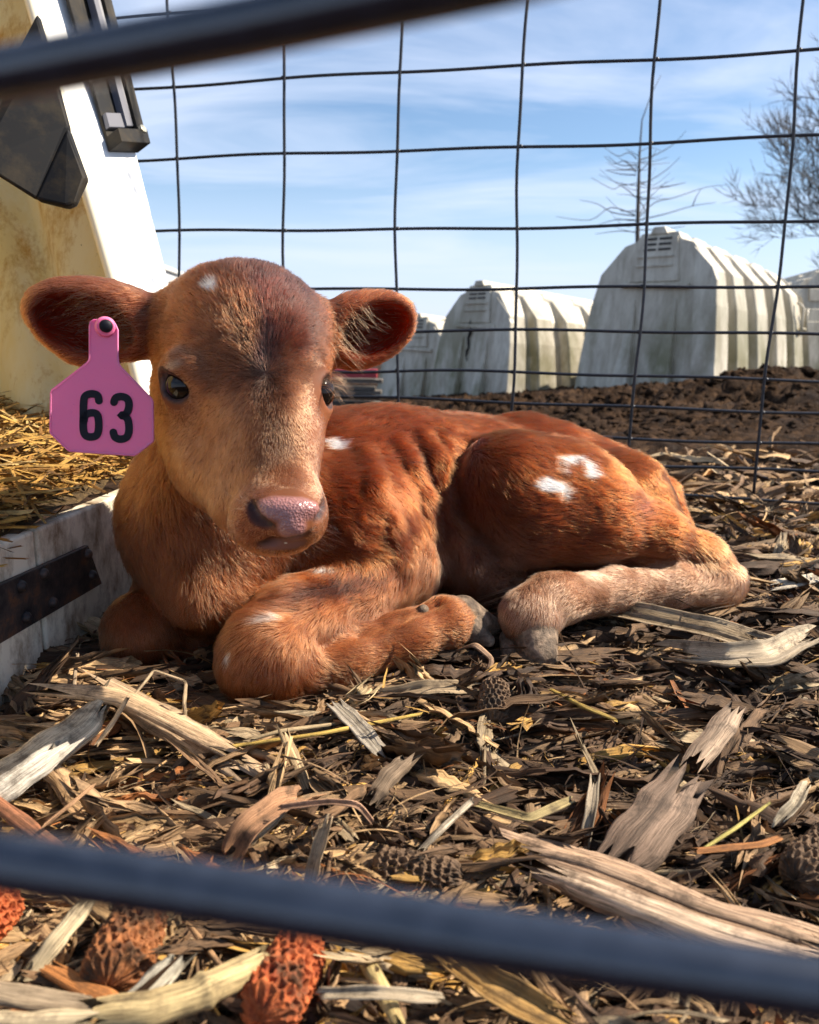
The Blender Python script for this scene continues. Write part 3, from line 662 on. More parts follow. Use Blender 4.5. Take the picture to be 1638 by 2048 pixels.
def scatter(n, rg, y0=.24, y1=1.45, xs=1.15):
    y = y0 + (y1 - y0) * rg.random(n) ** 1.15; x = rg.uniform(-1, 1, n) * (.17 + .62 * y) * xs
    k = ~((x < -.31) & (y > .46)); x, y = x[k], y[k]
    k = sdf(np.stack([x, y, gz(x, y) + .014], 1), PR) > rg.uniform(-.004, .010, len(x))
    for (px, py, r_) in ((1065, 1335, .035), (955, 1300, .025), (540, 1425, .03), (290, 1350, .03), (1330, 1240, .02), (1230, 1240, .02)):
        q = ground_at(px, py, -.01); k &= ((x - q[0]) ** 2 + (y - q[1]) ** 2 > r_ ** 2) | (rg.random(len(x)) < .22)
    return x[k], y[k]
def layer(n, seed, L, Wd, zoff, **kw):
    rg = np.random.default_rng(seed); x, y = scatter(n, rg); n = len(x)
    f = np.clip(y / .7, .55, 1.5)
    Ln = rg.uniform(*L, n) * f ** .5; W_ = rg.uniform(*Wd, n) * f ** .4
    return piece_batch(x, y, gz(x, y) + rg.uniform(*zoff, n), np.where(rg.random(n) < .6, rg.normal(.1, .55, n), rg.uniform(0, 2 * np.pi, n)), Ln, W_, pick(n, x, y, rg), seed + 1, **kw)
bed = litter_obj('shredded_bedding', [
    layer(6000, 100, (.02, .06), (.003, .009), (.000, .010), c=7, curl=.5, jag=.25),
    layer(3400, 110, (.04, .13), (.007, .019), (.002, .015), m=16, c=12, arch=.12, curl=.55, jag=.5, bend=.3, ridge=.16),
    layer(5500, 120, (.012, .05), (.003, .008), (.001, .012), thick=.5, c=8, m=6, jag=.3),
    layer(2400, 125, (.04, .11), (.008, .020), (.003, .014), thick=.42, c=16, ridge=.16, m=10, arch=.05, bend=.12, tiltr=.12, jag=.3),
    layer(24000, 130, (.008, .045), (.0005, .0016), (.002, .016), m=6, c=3, bend=.6, arch=.4, tiltr=.3),
    layer(9000, 135, (.004, .014), (.002, .005), (.002, .014), m=4, c=4, jag=.4),
    layer(1500, 140, (.04, .10), (.0008, .0022), (.008, .020), m=10, c=3, bend=.4, arch=.3, tiltr=.35),
], LM)
tag(bed, 'shredded brown and tan corn bedding trodden over the pen floor', 'bedding', kind='stuff')
# drift of dry husks along and beyond the wire panel
rg = np.random.default_rng(55); n = 1300; y = rg.uniform(1.35, 2.1, n); x = rg.uniform(.35, 1.6, n); k = rg.random(n) < np.clip(1.15 - (y - 1.35) / .7 + .3 * (x - .8), 0.06, 1); x, y = x[k], y[k]; n = len(x)
hk = litter_obj('loose_husks', [piece_batch(x, y, gz(x, y) + rg.uniform(.002, .02, n), rg.uniform(0, 6.3, n), rg.uniform(.04, .14, n), rg.uniform(.006, .02, n), PAL[rg.choice([0, 1, 1, 2, 2, 3, 6], n)] * rg.uniform(.8, 1.2, (n, 1)), 56, arch=.3)], LM)
tag(hk, 'pale dry husks drifted under the lower wires of the back panel', 'husks', kind='stuff')
# ================================================================ the calf's own hutch on the left
ym = Mat('yellowed translucent plastic', rough=.5, spec=.35)
y1 = ym.noise(7, 6, .7, ym.coord(scale=(1, 1, .35))); y2 = ym.noise(60, 5, .75); y3 = ym.noise(16, 8, .78, ym.coord(scale=(1, 1, .45)))
yb = ym.ramp(y1, [(.35, (.84, .62, .22)), (.6, (.88, .74, .40))]); yb = ym.mix(ym.ramp(y3, [(.50, 0.), (.64, .9)]), yb, (.56, .28, .04)); yb = ym.mix(ym.ramp(y2, [(.67, 0.), (.72, .9)]), yb, (.10, .055, .02))
ym.color(yb); tr = ym.node('ShaderNodeBsdfTranslucent'); ym.link(yb, tr.inputs[0]); ms = ym.node('ShaderNodeMixShader'); ms.inputs[0].default_value = .62
ym.link(ym.b.outputs[0], ms.inputs[1]); ym.link(tr.outputs[0], ms.inputs[2]); ym.link(ms.outputs[0], ym.n['Material Output'].inputs[0])
wp_ = Mat('white hutch plastic', rough=.45, spec=.4); w1 = wp_.noise(30, 6, .7, wp_.coord(scale=(1, 1, .3))); wp_.color(wp_.mix(wp_.ramp(w1, [(.60, 0.), (.72, .35)]), (.80, .79, .76), (.45, .38, .28)))
cm_ = Mat('cream lip', rough=.5, base=(.72, .66, .50)).m
bp = Mat('black plastic', rough=.6, spec=.12); b1 = bp.noise(25, 6, .7); bp.color(bp.ramp(b1, [(.45, (.010, .010, .011)), (.75, (.045, .034, .02))]))
hut = empty('calf_hutch', W(-40, 1380, .66) * (1, 1, 0)); tag(hut, 'near white hutch at the left with its opening and yellowed inside wall beside the calf', 'calf hutch')
INN = [(73 - 120, -404, 1.09), (73, 0, 1.06), (157, 282, 1.02), (241, 565, .98), (300, 800, .955), (330, 940, .945)]
OUT = [(195 - 103, -408, 1.21), (195, 0, 1.18), (267, 285, 1.135), (339, 571, 1.09), (402, 820, 1.06), (436, 950, 1.05)]
I_ = [W(*p) for p in INN]; O_ = [W(*p) for p in OUT]
mb = MB(); nrm = unit(np.cross(O_[2] - I_[2], I_[3] - I_[2])); nrm = nrm if nrm[0] > 0 else -nrm; th = -nrm * .014
V = []; 
for a, b in zip(I_, O_): V += [a, b, b + th, a + th]
Fc = []
for i in range(len(I_) - 1):
    for k in range(4): Fc.append((i * 4 + k, i * 4 + (k + 1) % 4, (i + 1) * 4 + (k + 1) % 4, (i + 1) * 4 + k))
Fc += [(3, 2, 1, 0), tuple(4 * (len(I_) - 1) + k for k in range(4))]
mb.add(V, Fc).build('door_jamb', wp_.m, hut, bevel=.002)
# yellowed lip along the inner edge
mb = MB(); lp = [p + th * .5 - unit(b - p) * .004 for p, b in zip(I_, O_)]; mb.tube(lp, .0075, 8).build('lip', cm_, hut, smooth=True)
# side wall with moulded flutes
V = []; nu, nv = 46, 30
for j in range(nv + 1):
    t = j / nv; k = min(int(t * (len(I_) - 1)), len(I_) - 2); f = t * (len(I_) - 1) - k; e = I_[k] * (1 - f) + I_[k + 1] * f + th
    for i in range(nu + 1):
        u = i / nu; s = u * .62; wave = .034 * (1 / (1 + math.exp(-(s - .085) * 160)) - 1 / (1 + math.exp(-(s - .125) * 160))) + .040 * (1 / (1 + math.exp(-(s - .20) * 120)) - 1 / (1 + math.exp(-(s - .27) * 120))) + .02 * math.sin(s * 9)
        V.append(e + np.array((-s * .97, s * .16 + .010 + wave, 0)) + np.array((0, -.0, .0)))
Fq_ = [(j * (nu + 1) + i, j * (nu + 1) + i + 1, (j + 1) * (nu + 1) + i + 1, (j + 1) * (nu + 1) + i) for j in range(nv) for i in range(nu)]
MB().add(V, Fq_).build('side_wall', ym.m, hut, smooth=True)
# back wall of the hutch, out of view to the left
MB().prism([np.array((-.98, .3, 0)), np.array((-.98, 1.25, 0)), np.array((-1.1, 1.25, 1.2)), np.array((-1.1, .3, 1.2))], (-.01, 0, 0)).build('back_wall', ym.m, hut)
# black vent door on the jamb
def JP(u, v, h):       # v: 0 at the top of INN[1], 1 at INN[3]
    t = 1 + v * 2; k = min(int(t), 4); f = t - k; a = I_[k] * (1 - f) + I_[k + 1] * f; b = O_[k] * (1 - f) + O_[k + 1] * f; return a * (1 - u) + b * u + nrm * h
def jbox(u0, u1, v0, v1, h0, h1, nm, m, par, bev=.001, u0b=None, u1b=None):
    u0b = u0 if u0b is None else u0b; u1b = u1 if u1b is None else u1b
    return MB().prism([JP(u0, v0, h0), JP(u1, v0, h0), JP(u1b, v1, h0), JP(u0b, v1, h0)], nrm * (h1 - h0)).build(nm, m, par, bevel=bev)
vd = empty('vent_door', JP(.7, .5, 0)); tag(vd, 'black framed vent door bolted to the white jamb of the near hutch', 'vent door')
jbox(.42, 1.02, -.6, .51, .001, .006, 'backing', bp.m, vd, u0b=.45)
jbox(.88, 1.02, -.6, .53, .006, .022, 'frame', bp.m, vd); jbox(.45, 1.02, .49, .54, .001, .026, 'frame', bp.m, vd)
gy = Mat('grey vent plastic', rough=.5, base=(.10, .10, .12)).m
jbox(.74, .86, -.6, .47, .006, .018, 'rail', gy, vd); jbox(.45, .86, .42, .47, .006, .014, 'rail', gy, vd)
bm_ = Mat('bolt metal', rough=.35, base=(.5, .47, .36)); bm_.set('Metallic', .8)
for u, v in ((.90, .03), (.93, .49)): c = JP(u, v, .022); MB().tube([c, c + nrm * .006], .006, 12).build('bolt', bm_.m, vd, bevel=.001)
# black feed shield hanging inside
def zq(x, y, z): return W(x / 3.276, y / 3.276, z)
A_ = [zq(240, 80, .86), zq(300, 280, .85), zq(440, 830, .84), zq(560, 1160, .84), zq(480, 1330, .83), zq(430, 1352, .83), zq(225, 1300, .825), zq(-150, 1060, .79), zq(-300, 500, .79), zq(110, 330, .84)]
sh = empty('feed_shield', A_[1]); tag(sh, 'black angular plastic bucket shield hanging inside the near hutch', 'shield')
MB().prism([A_[2], A_[3], A_[4], A_[5], A_[6]], AF * .012).build('side_plate', bp.m, sh, bevel=.003)
MB().prism([A_[0], A_[1], A_[2] + AR * .0005, A_[6] + AR * .0005, A_[7], A_[8], A_[9]], AF * .012).build('front_plate', bp.m, sh, bevel=.003)
# white threshold boards with a bolted iron strap
bd = Mat('dirty white plank', rough=.6, spec=.3); d1 = bd.noise(26, 7, .75, bd.coord(scale=(1, 1, .6))); d2 = bd.noise(5, 4)
bd.color(bd.mix(bd.ramp(d1, [(.44, 0.), (.66, .9)]), bd.ramp(d2, [(.3, (.62, .53, .38)), (.7, (.84, .77, .62))]), (.20, .12, .06))); bd.bump(d1, .3, .003)
T0, T1, T2 = W(-170, 1200, .575), W(0, 1134, .645), W(285, 1003, .905)
zt = .118
def bx_(p): q = p.copy(); q[2] = zt; return q
a0 = np.array((-.345, .44, zt)); a1 = np.array((W(0, 1145, .64)[0], W(0, 1145, .64)[1], zt)); a2 = np.array((W(283, 995, .90)[0], W(283, 995, .90)[1], zt))
bdir = unit(a2 - a1); bn_ = np.array((-bdir[1], bdir[0], 0)); crack = a1 + bdir * .055
a0 = a1 - bdir * .30; a3 = a2 + bdir * .06
def plank(p, q, nm, lab):
    o = MB().prism([p, q, q * (1, 1, 0) + (0, 0, -.03), p * (1, 1, 0) + (0, 0, -.03)], bn_ * .017).build(nm, bd.m, bevel=.0025); tag(o, lab, 'plank', 'white planks along the hutch opening'); return o
plank(a0, crack - bdir * .0025, 'threshold_plank', 'dirty white plank in the left corner, in front of the dark crack')
plank(crack + bdir * .0025, a3, 'threshold_plank', "longer white plank with the calf's shadow, running back to the hutch jamb")
im = Mat('rusty black iron', rough=.55, spec=.5); im.set('Metallic', .4); i1 = im.noise(40, 6, .7); im.color(im.ramp(i1, [(.36, (.018, .016, .018)), (.52, (.06, .045, .04)), (.66, (.17, .075, .035))])); im.bump(i1, .6, .002)
strap = empty('iron_strap', crack); tag(strap, 'dark iron plate bolted across the two white threshold planks', 'strap')
def bp_(s, z, h=0.0): return np.array((*(a1 + bdir * s - bn_ * h)[:2], z))
def pxs(px, py):      # point of the plank face under a photograph pixel
    d = AF + (px - 819.0) / F_PX * AR - (py - 1024.0) / F_PX * AU; t = ((a1 - CAM) @ bn_) / (d @ bn_); return CAM + d * t
SP = [pxs(-60, 1190), pxs(166, 1090), pxs(194, 1167), pxs(-60, 1315)]
MB().prism([p - bn_ * .0005 for p in SP], -bn_ * .005).build('plate', im.m, strap, bevel=.001)
for x, y in ((28, 1172), (73, 1147), (163, 1108), (92, 1205), (38, 1235), (172, 1150)):
    c = pxs(x, y) - bn_ * .0055; V, Fc = sphere_mesh(c, .0052, 12, 8); MB().add(V, Fc).build('bolt', im.m, strap, smooth=True)
# straw bed inside the hutch
rg = np.random.default_rng(77)
def straw_z(x, y): return .095 + np.clip(y - .55, 0, .6) * .17 + .02 * np.sin(x * 9 + y * 7) - .05 * np.clip(-.33 - x, 0, .02) / .02 * 0
n = 9000; y = rg.uniform(.30, 1.12, n); edge = a1[0] + (y - a1[1]) * bdir[0] / bdir[1] - .012; x = edge - rg.random(n) ** 1.2 * .55
n1 = 5200
SPAL = np.array([(.50, .28, .06), (.60, .36, .09), (.38, .19, .04), (.24, .12, .03), (.66, .46, .18)])
b1 = piece_batch(x[:n1], y[:n1], straw_z(x[:n1], y[:n1]) + rg.uniform(-.012, .012, n1), rg.uniform(0, 6.3, n1), rg.uniform(.025, .09, n1), rg.uniform(.0020, .0042, n1), SPAL[rg.choice(5, n1, p=[.3, .25, .22, .13, .10])], 78, m=5, c=4, curl=.3, bend=.08, arch=.08, tiltr=.22, taper=.1)
b2 = piece_batch(x[n1:], y[n1:], straw_z(x[n1:], y[n1:]) + rg.uniform(-.012, .010, n - n1), rg.uniform(0, 6.3, n - n1), rg.uniform(.01, .05, n - n1), rg.uniform(.0008, .002, n - n1), SPAL[rg.choice(5, n - n1)], 79, m=5, c=3, arch=.3)
sw_ = litter_obj('straw_bed', [b1, b2], LM); tag(sw_, 'golden straw heaped inside the near hutch', 'straw', kind='stuff')
gx, gy_ = np.meshgrid(np.linspace(-1.05, a1[0] + .02, 40), np.linspace(.2, 1.25, 50)); ex = a1[0] + (gy_ - a1[1]) * bdir[0] / bdir[1] - .006
gx = np.minimum(gx, ex); V = np.stack([gx, gy_, straw_z(gx, gy_) - .016 + .006 * fbm(np.stack([gx, gy_, gx * 0], -1).reshape(-1, 3) * 40, 3, 3).reshape(gx.shape)], -1).reshape(-1, 3)
ii = np.arange(40 * 50).reshape(50, 40); Fq2 = np.stack([ii[:-1, :-1], ii[:-1, 1:], ii[1:, 1:], ii[1:, :-1]], -1).reshape(-1, 4)
sm_ = Mat('straw underlay', rough=.9); s1 = sm_.noise(120, 6, .8); sm_.color(sm_.ramp(s1, [(.35, (.05, .03, .012)), (.6, (.20, .12, .04)), (.75, (.38, .26, .09))])); sm_.bump(s1, 1, .01)
ub = mesh_obj('packed_straw', V, Fq2, sm_.m, smooth=True); tag(ub, 'packed older straw under the golden straw', 'straw', kind='stuff')
BV, BQ = mesh_sdf(PR, VOX)
BN = sdf_n(BV, PR)
rng = np.random.default_rng(7)
def surf_attr(P, N):
    """flow, hair length and colour of the coat at points on the body"""
    n = len(P); flow = np.zeros((n, 3)); L = np.zeros(n); ws = np.full(n, 1e-9); zw = {}
    for p in PR:
        if p['op'] == '-': continue
        d = prim_d(p, P); wgt = np.exp(-np.clip(d, -.004, .2) / .006) * (np.clip(d, None, .05) < .05)
        flow += wgt[:, None] * (p['flow'] / (np.linalg.norm(p['flow']) + 1e-9)); L += wgt * p['L']; ws += wgt
        zw[p['zone']] = zw.get(p['zone'], 0) + wgt
    flow /= ws[:, None]; L /= ws
    Z = {k: v / ws for k, v in zw.items()}
    rel = P - CAM; dz = rel @ AF; px = 819 + F_PX * (rel @ AR) / dz; py = 1024 - F_PX * (rel @ AU) / dz
    face = (N @ (-unit(1.0 * AF)) > -.15)      # the side of the calf that faces the pen gate
    jx = fbm(P * 180, 3, 3) * 5; jy = fbm(P * 180, 9, 3) * 5
    def blob(x, y, rx, ry, rot=0, soft=.35, jit=1.0, zmax=9, zmin=0):
        u, v = px + jx * jit - x, py + jy * jit - y; c, s = math.cos(R(rot)), math.sin(R(rot))
        q = np.sqrt(((c * u + s * v) / rx) ** 2 + ((-s * u + c * v) / ry) ** 2)
        return np.clip((1 + soft - q) / (2 * soft), 0, 1) * face * (dz < zmax) * (dz > zmin)
    head = np.clip(sum(Z.get(k, 0) for k in ('head', 'muzzle', 'pad', 'lid')), 0, 1); leg = Z.get('leg', 0); shank = Z.get('shank', 0)
    col = np.tile(np.array((.33, .128, .040)), (n, 1))
    def lay(m, c):
        nonlocal col
        m = np.clip(m, 0, 1)[:, None] if not np.isscalar(m) else m
        col = col * (1 - m) + np.array(c) * m
    lay(Z.get('neck', 0) * .9, (.45, .22, .115))
    lay(Z.get('thigh', 0) * .6, (.34, .14, .052))
    lay(leg * .85, (.56, .29, .16)); lay(shank * 1.1, (.58, .38, .27))
    lay(Z.get('ear', 0) * .9, (.56, .26, .15)); lay(Z.get('belly', 0) * .8, (.36, .22, .16))
    lay(blob(960, 1130, 110, 80, 0, .5, 1, 1.0, .75) * .7, (.34, .205, .145))
    lay(head * .92, (.56, .262, .138))
    H = .66
    lay(blob(555, 640, 115, 125, 0, .35, 2, H) * .95 * head, (.080, .025, .011))
    lay(blob(470, 560, 110, 60, 0, .4, 2, .70) * .85 * head, (.10, .028, .011))
    lay(blob(500, 740, 90, 60, 20, .5, 2, H) * .7 * head, (.18, .075, .036))
    lay(blob(532, 735, 34, 75, -6, .6, 1.5, H) * .95 * head, (.02, .009, .006))
    lay(blob(560, 870, 45, 120, -8, .7, 2, H) * .8 * head, (.20, .088, .042))
    lay(blob(400, 660, 80, 90, 30, .6, 1, H) * .75 * head, (.34, .145, .065))
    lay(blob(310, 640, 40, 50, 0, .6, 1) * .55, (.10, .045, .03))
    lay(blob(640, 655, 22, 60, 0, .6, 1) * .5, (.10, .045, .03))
    lay(blob(505, 1045, 45, 48, 0, .5, 1, H) * .8 * head, (.40, .15, .095))
    lay(blob(655, 1010, 30, 60, 0, .6, 1, H) * .5 * head, (.50, .26, .15))
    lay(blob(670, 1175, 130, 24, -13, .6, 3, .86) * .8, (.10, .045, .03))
    lay(blob(740, 1240, 100, 35, -18, .6, 2, .86) * .4, (.30, .19, .14))
    lay(blob(346, 730, 18, 9, -20, .5, .5, 1.0) * .8 * head, (.62, .46, .36))
    white = (.86, .82, .78)
    for b in ((422, 573, 15, 11, 10), (662, 887, 20, 12, 15), (1096, 968, 32, 15, 8), (1120, 990, 10, 14, 0), (1138, 914, 28, 7, 2), (1116, 928, 6, 17, 0), (1172, 938, 12, 20, -15), (655, 1137, 20, 5, -8), (456, 1315, 5, 12, 10), (540, 1236, 34, 6, -8)):
        lay(blob(*b, .14, .7 if b[2] > 7 else .3, 1.2, .70 if b[0] == 662 else 0) * (.95 if b != (540, 1236, 34, 6, -8) else .5), white)
    lum = col.max(1); k = np.where(lum > .6, 1.0, 0)[:, None]; pw = (1.80 - .42 * head)[:, None]; col = np.where(k > 0, col, .80 * np.clip(col, 0, 1) ** pw)
    col *= (1 + .16 * fbm(P * 60, 5, 3))[:, None]
    # bare skin
    bare = np.zeros(n)
    pad = np.maximum.reduce([blob(576, 1018, 66, 25, 3, .12, .3, H), blob(584, 1052, 28, 26, 6, .15, .3, H)]) * head
    lip = blob(568, 1088, 46, 12, -6, .3, .3, H) * head
    eyl = np.maximum(np.exp(-np.maximum(np.linalg.norm(P - EC_L, axis=1) - .0155, 0) / .0012), np.exp(-np.maximum(np.linalg.norm(P - EC_R, axis=1) - .0155, 0) / .0012))
    eyl = np.where(eyl > .6, 1, 0) * 1.0
    bare = np.maximum.reduce([pad, lip * .9, eyl])
    skin = col * np.array((.62, .60, .60)); 
    skin = skin * (1 - pad[:, None]) + np.array((.35, .165, .15)) * pad[:, None]
    skin = skin * (1 - lip[:, None] * .8) + np.array((.24, .11, .085)) * lip[:, None] * .8
    skin = skin * (1 - eyl[:, None]) + np.array((.16, .09, .08)) * eyl[:, None]
    nos = np.zeros(n)
    for p in PR:
        if p['zone'] in ('nostril', 'mouth', 'eye') and p['op'] == '-': nos = np.maximum(nos, np.exp(-np.abs(prim_d(p, P)) / .0012))
    skin = skin * (1 - .97 * nos[:, None]) + np.array((.02, .008, .008)) * .97 * nos[:, None]  # painted shade: skin colour darkened inside nostrils, mouth slit and eye sockets
    bare = np.maximum(bare, np.where(nos > .35, 1, 0))
    for c in HOOF_MASK: bare = np.maximum(bare, (np.linalg.norm(P - c[0], axis=1) < c[1]) * 1.0)
    # coat direction: out of the whorl between the eyes, lengthwise on the ears
    wp = W(532, 745, .56); r = P - wp; rd = r / (np.linalg.norm(r, axis=1)[:, None] + 1e-6)
    hw = np.clip(head * 1.3 - .15, 0, 1)[:, None] * (dz < .72)[:, None]
    flow = flow * (1 - hw) + (rd + .25 * np.array((0, 0, -1.0))) * hw
    muz = blob(565, 1040, 90, 70, 0, .5, 0, H)[:, None]; mc_ = W(570, 1040, .50); r = P - mc_; rd = r / (np.linalg.norm(r, axis=1)[:, None] + 1e-6)
    flow = flow * (1 - muz) + rd * muz
    sw = np.stack([fbm(P * 16, 21, 2), fbm(P * 16, 22, 2), fbm(P * 16, 23, 2)], 1)
    flow = flow / (np.linalg.norm(flow, axis=1)[:, None] + 1e-9) + sw * (.42 * (1 - hw) + .10)
    flow -= N * (flow * N).sum(1)[:, None]; flow /= (np.linalg.norm(flow, axis=1)[:, None] + 1e-9)
    L = L * (1 - .5 * np.clip(blob(590, 900, 90, 150, 0, .5, 0, H), 0, 1))
    return dict(flow=flow, L=L * (1 - bare), col=np.clip(col, .004, .95), skin=np.clip(skin, .004, .9), pad=np.maximum(pad, nos * .3), Z=Z, face=face, head=head, px=px, py=py, dz=dz)

# hooves: the horn is a part of its own on each visible foot
HOOF_MASK = [(W(985, 1252, .775), .021), (W(1068, 1322, .745), .026)]
SA = surf_attr(BV, BN)
calf = mesh_obj('calf', BV, BQ, None, smooth=True)
tag(calf, 'red-brown calf lying in the pen with white specks on its thigh', 'calf')
me = calf.data
ear_ = np.zeros(len(BV))
for p in PR:
    if p['zone'] == 'earin': ear_ = np.maximum(ear_, np.exp(-np.abs(prim_d(p, BV)) / .0022))
ear_ = ear_ * (SA['Z'].get('ear', 0) > .5); a = me.attributes.new('ear', 'FLOAT', 'POINT'); a.data.foreach_set('value', ear_.astype(np.float32))
for nm, arr in (('skin', SA['skin']),):
    a = me.attributes.new(nm, 'FLOAT_COLOR', 'POINT'); a.data.foreach_set('color', np.hstack([arr, np.ones((len(arr), 1))]).astype(np.float32).ravel())
a = me.attributes.new('pad', 'FLOAT', 'POINT'); a.data.foreach_set('value', SA['pad'].astype(np.float32))
mk = Mat('calf skin', rough=.62, spec=.3)
at = mk.node('ShaderNodeAttribute', attribute_name='skin'); ap = mk.node('ShaderNodeAttribute', attribute_name='pad')
n1 = mk.noise(900, 3); mk.color(mk.mix(mk.mix(ap.outputs['Fac'], 0, .35), at.outputs['Color'], mk.ramp(n1, [(.3, (.5, .3, .3)), (.7, (1, 1, 1))]), 'MULTIPLY'))
mk.link(mk.ramp(ap.outputs['Fac'], [(0, .65), (1, .30)]), mk.b.inputs['Roughness'])
mk.link(mk.ramp(ap.outputs['Fac'], [(0, .15), (1, .6)]), mk.b.inputs['Specular IOR Level'])
nv = mk.node('ShaderNodeTexVoronoi'); nv.inputs['Scale'].default_value = 620; mk.link(mk.coord(), nv.inputs['Vector'])
bmp = mk.node('ShaderNodeBump'); bmp.inputs['Distance'].default_value = .0006; mk.link(nv.outputs[0], bmp.inputs['Height']); mk.link(ap.outputs['Fac'], bmp.inputs['Strength'])
mk.link(bmp.outputs[0], mk.b.inputs['Normal'])
mk.set('Subsurface Weight', .12); mk.set('Subsurface Radius', (.012, .004, .002)); mk.set('Subsurface Scale', .5)
ae = mk.node('ShaderNodeAttribute', attribute_name='ear'); tl_ = mk.node('ShaderNodeBsdfTranslucent'); tl_.inputs[0].default_value = (.95, .20, .08, 1)
me_ = mk.node('ShaderNodeMath', operation='MULTIPLY'); mk.link(ae.outputs['Fac'], me_.inputs[0]); me_.inputs[1].default_value = .90
mx_ = mk.node('ShaderNodeMixShader'); mk.link(me_.outputs[0], mx_.inputs[0]); mk.link(mk.b.outputs[0], mx_.inputs[1]); mk.link(tl_.outputs[0], mx_.inputs[2]); mk.link(mx_.outputs[0], mk.n['Material Output'].inputs[0])
me.materials.append(mk.m)

# ---- hair strands
def make_fur(name, nstr, parent, dens_fn, mat, seed=1):
    rg = np.random.default_rng(seed)
    V, Q = BV, BQ
    q0, q1, q2, q3 = (V[Q[:, i]] for i in range(4))
    ar = np.linalg.norm(np.cross(q2 - q0, q3 - q1), axis=1) * .5
    fc = Q[:, 0]; wgt = ar * dens_fn(fc); cdf = np.cumsum(wgt); cdf /= cdf[-1]
    fi = np.searchsorted(cdf, rg.random(nstr)); u, v = rg.random((2, nstr))
    P = (q0[fi] * ((1 - u) * (1 - v))[:, None] + q1[fi] * (u * (1 - v))[:, None] + q2[fi] * (u * v)[:, None] + q3[fi] * ((1 - u) * v)[:, None])
    def at_(A):
        A = np.asarray(A); X = A[Q[fi]]
        W4 = np.stack([(1 - u) * (1 - v), u * (1 - v), u * v, (1 - u) * v], 1)
        return (X * (W4[:, :, None] if X.ndim == 3 else W4)).sum(1)
    N = at_(BN); T = at_(SA['flow']); L = at_(SA['L']); Cc = at_(SA['col'])
    N /= np.linalg.norm(N, axis=1)[:, None]
    keep = L > .0012
    P, N, T, L, Cc = (a[keep] for a in (P, N, T, L, Cc)); n = len(P)
    T = T - N * (T * N).sum(1)[:, None]; T /= np.linalg.norm(T, axis=1)[:, None] + 1e-9
    curly = np.clip(at_(SA['Z'].get('belly', np.zeros(len(V))))[keep] + .25 * at_(SA['Z'].get('neck', np.zeros(len(V))))[keep], 0, 1)
    # locks: strands lean together in patches a few millimetres wide
    jit = np.stack([fbm(P * 130, 31, 2), fbm(P * 130, 32, 2), fbm(P * 130, 33, 2)], 1)
    rnd = rg.normal(size=(n, 3))
    longf = np.clip(L / .016, 0.15, 1.2)
    T = T + (jit * (.14 + .22 * longf[:, None]) + rnd * .10 + rnd[:, [1, 2, 0]] * curly[:, None] * .6)
    T -= N * (T * N).sum(1)[:, None] * .9; T /= np.linalg.norm(T, axis=1)[:, None]
    lift = np.clip(.28 + .16 * fbm(P * 150, 44, 2) + .07 * rnd[:, 0] + curly * .35, .08, 1.1)
    L = L * .88 * np.clip(1 + .22 * fbm(P * 70, 51, 2) + .18 * rnd[:, 1], .35, 1.8)
    K = 5; S = np.linspace(0, 1, K)
    cell = 0.0030 + .0022 * np.clip(longf, 0, 1)
    jc = np.floor(P / .0036 + .5 * jit).astype(np.int64)
    key = (jc[:, 0] * 73856093) ^ (jc[:, 1] * 19349663) ^ (jc[:, 2] * 83492791); uq, inv = np.unique(key, return_inverse=True)
    cnt = np.bincount(inv).astype(float)[:, None]
    def cm(A): return (np.stack([np.bincount(inv, weights=A[:, i]) for i in range(3)], 1) / cnt)[inv]
    pc = cm(P)
    pts = np.empty((n, K, 3)); sid = np.cross(N, T); ph = rg.random(n) * 6.28
    for i, s in enumerate(S):
        a = s * (1 - .35 * s)
        w1 = L * (lift * a); w2 = L * (s * .98)
        p = P + N * w1[:, None] + T * w2[:, None]
        p += sid * (np.sin(ph + s * 7) * curly * L * .22 * s)[:, None] + N * (np.cos(ph + s * 6) * curly * L * .12 * s)[:, None]
        cl = (.78 * s ** 1.2) * np.clip(longf, .25, 1)
        off = pc - P; p += off * cl[:, None]
        pts[:, i] = p
    lockc = 1 + .34 * vnoise(pc * 400 + 3, 61) + .22 * fbm(P * 120, 66, 2) + .13 * rnd[:, 2]
    Cc = np.clip(Cc * np.clip(lockc, .30, 1.9)[:, None], .003, .96)
    hc = bpy.data.hair_curves.new(name); hc.add_curves([K] * n)
    hc.attributes['position'].data.foreach_set('vector', pts.astype(np.float32).ravel()) if 'position' in hc.attributes else hc.position_data.foreach_set('vector', pts.astype(np.float32).ravel())
    rad = hc.attributes.get('radius') or hc.attributes.new('radius', 'FLOAT', 'POINT')
    base = (.000095 + .00007 * np.clip(longf, 0, 1))[:, None] * (1 - .75 * S ** 1.5)[None]
    rad.data.foreach_set('value', base.astype(np.float32).ravel())
    ca = hc.attributes.new('hcol', 'FLOAT_COLOR', 'CURVE'); ca.data.foreach_set('color', np.hstack([Cc, np.ones((n, 1))]).astype(np.float32).ravel())
    hc.materials.append(mat)
    o = bpy.data.objects.new(name, hc); COL.objects.link(o); o.parent = parent
    print('fur', n)
    return o
hm = bpy.data.materials.new('calf hair'); hm.use_nodes = True; t = hm.node_tree; t.nodes.clear()
ho = t.nodes.new('ShaderNodeOutputMaterial'); hb = t.nodes.new('ShaderNodeBsdfHairPrincipled'); hb.model = 'CHIANG'; hb.parametrization = 'COLOR'
ha = t.nodes.new('ShaderNodeAttribute'); ha.attribute_name = 'hcol'
t.links.new(ha.outputs['Color'], hb.inputs['Color']); hb.inputs['IOR'].default_value = 1.38; hb.inputs['Roughness'].default_value = .34; hb.inputs['Radial Roughness'].default_value = .55
t.links.new(hb.outputs[0], ho.inputs[0])
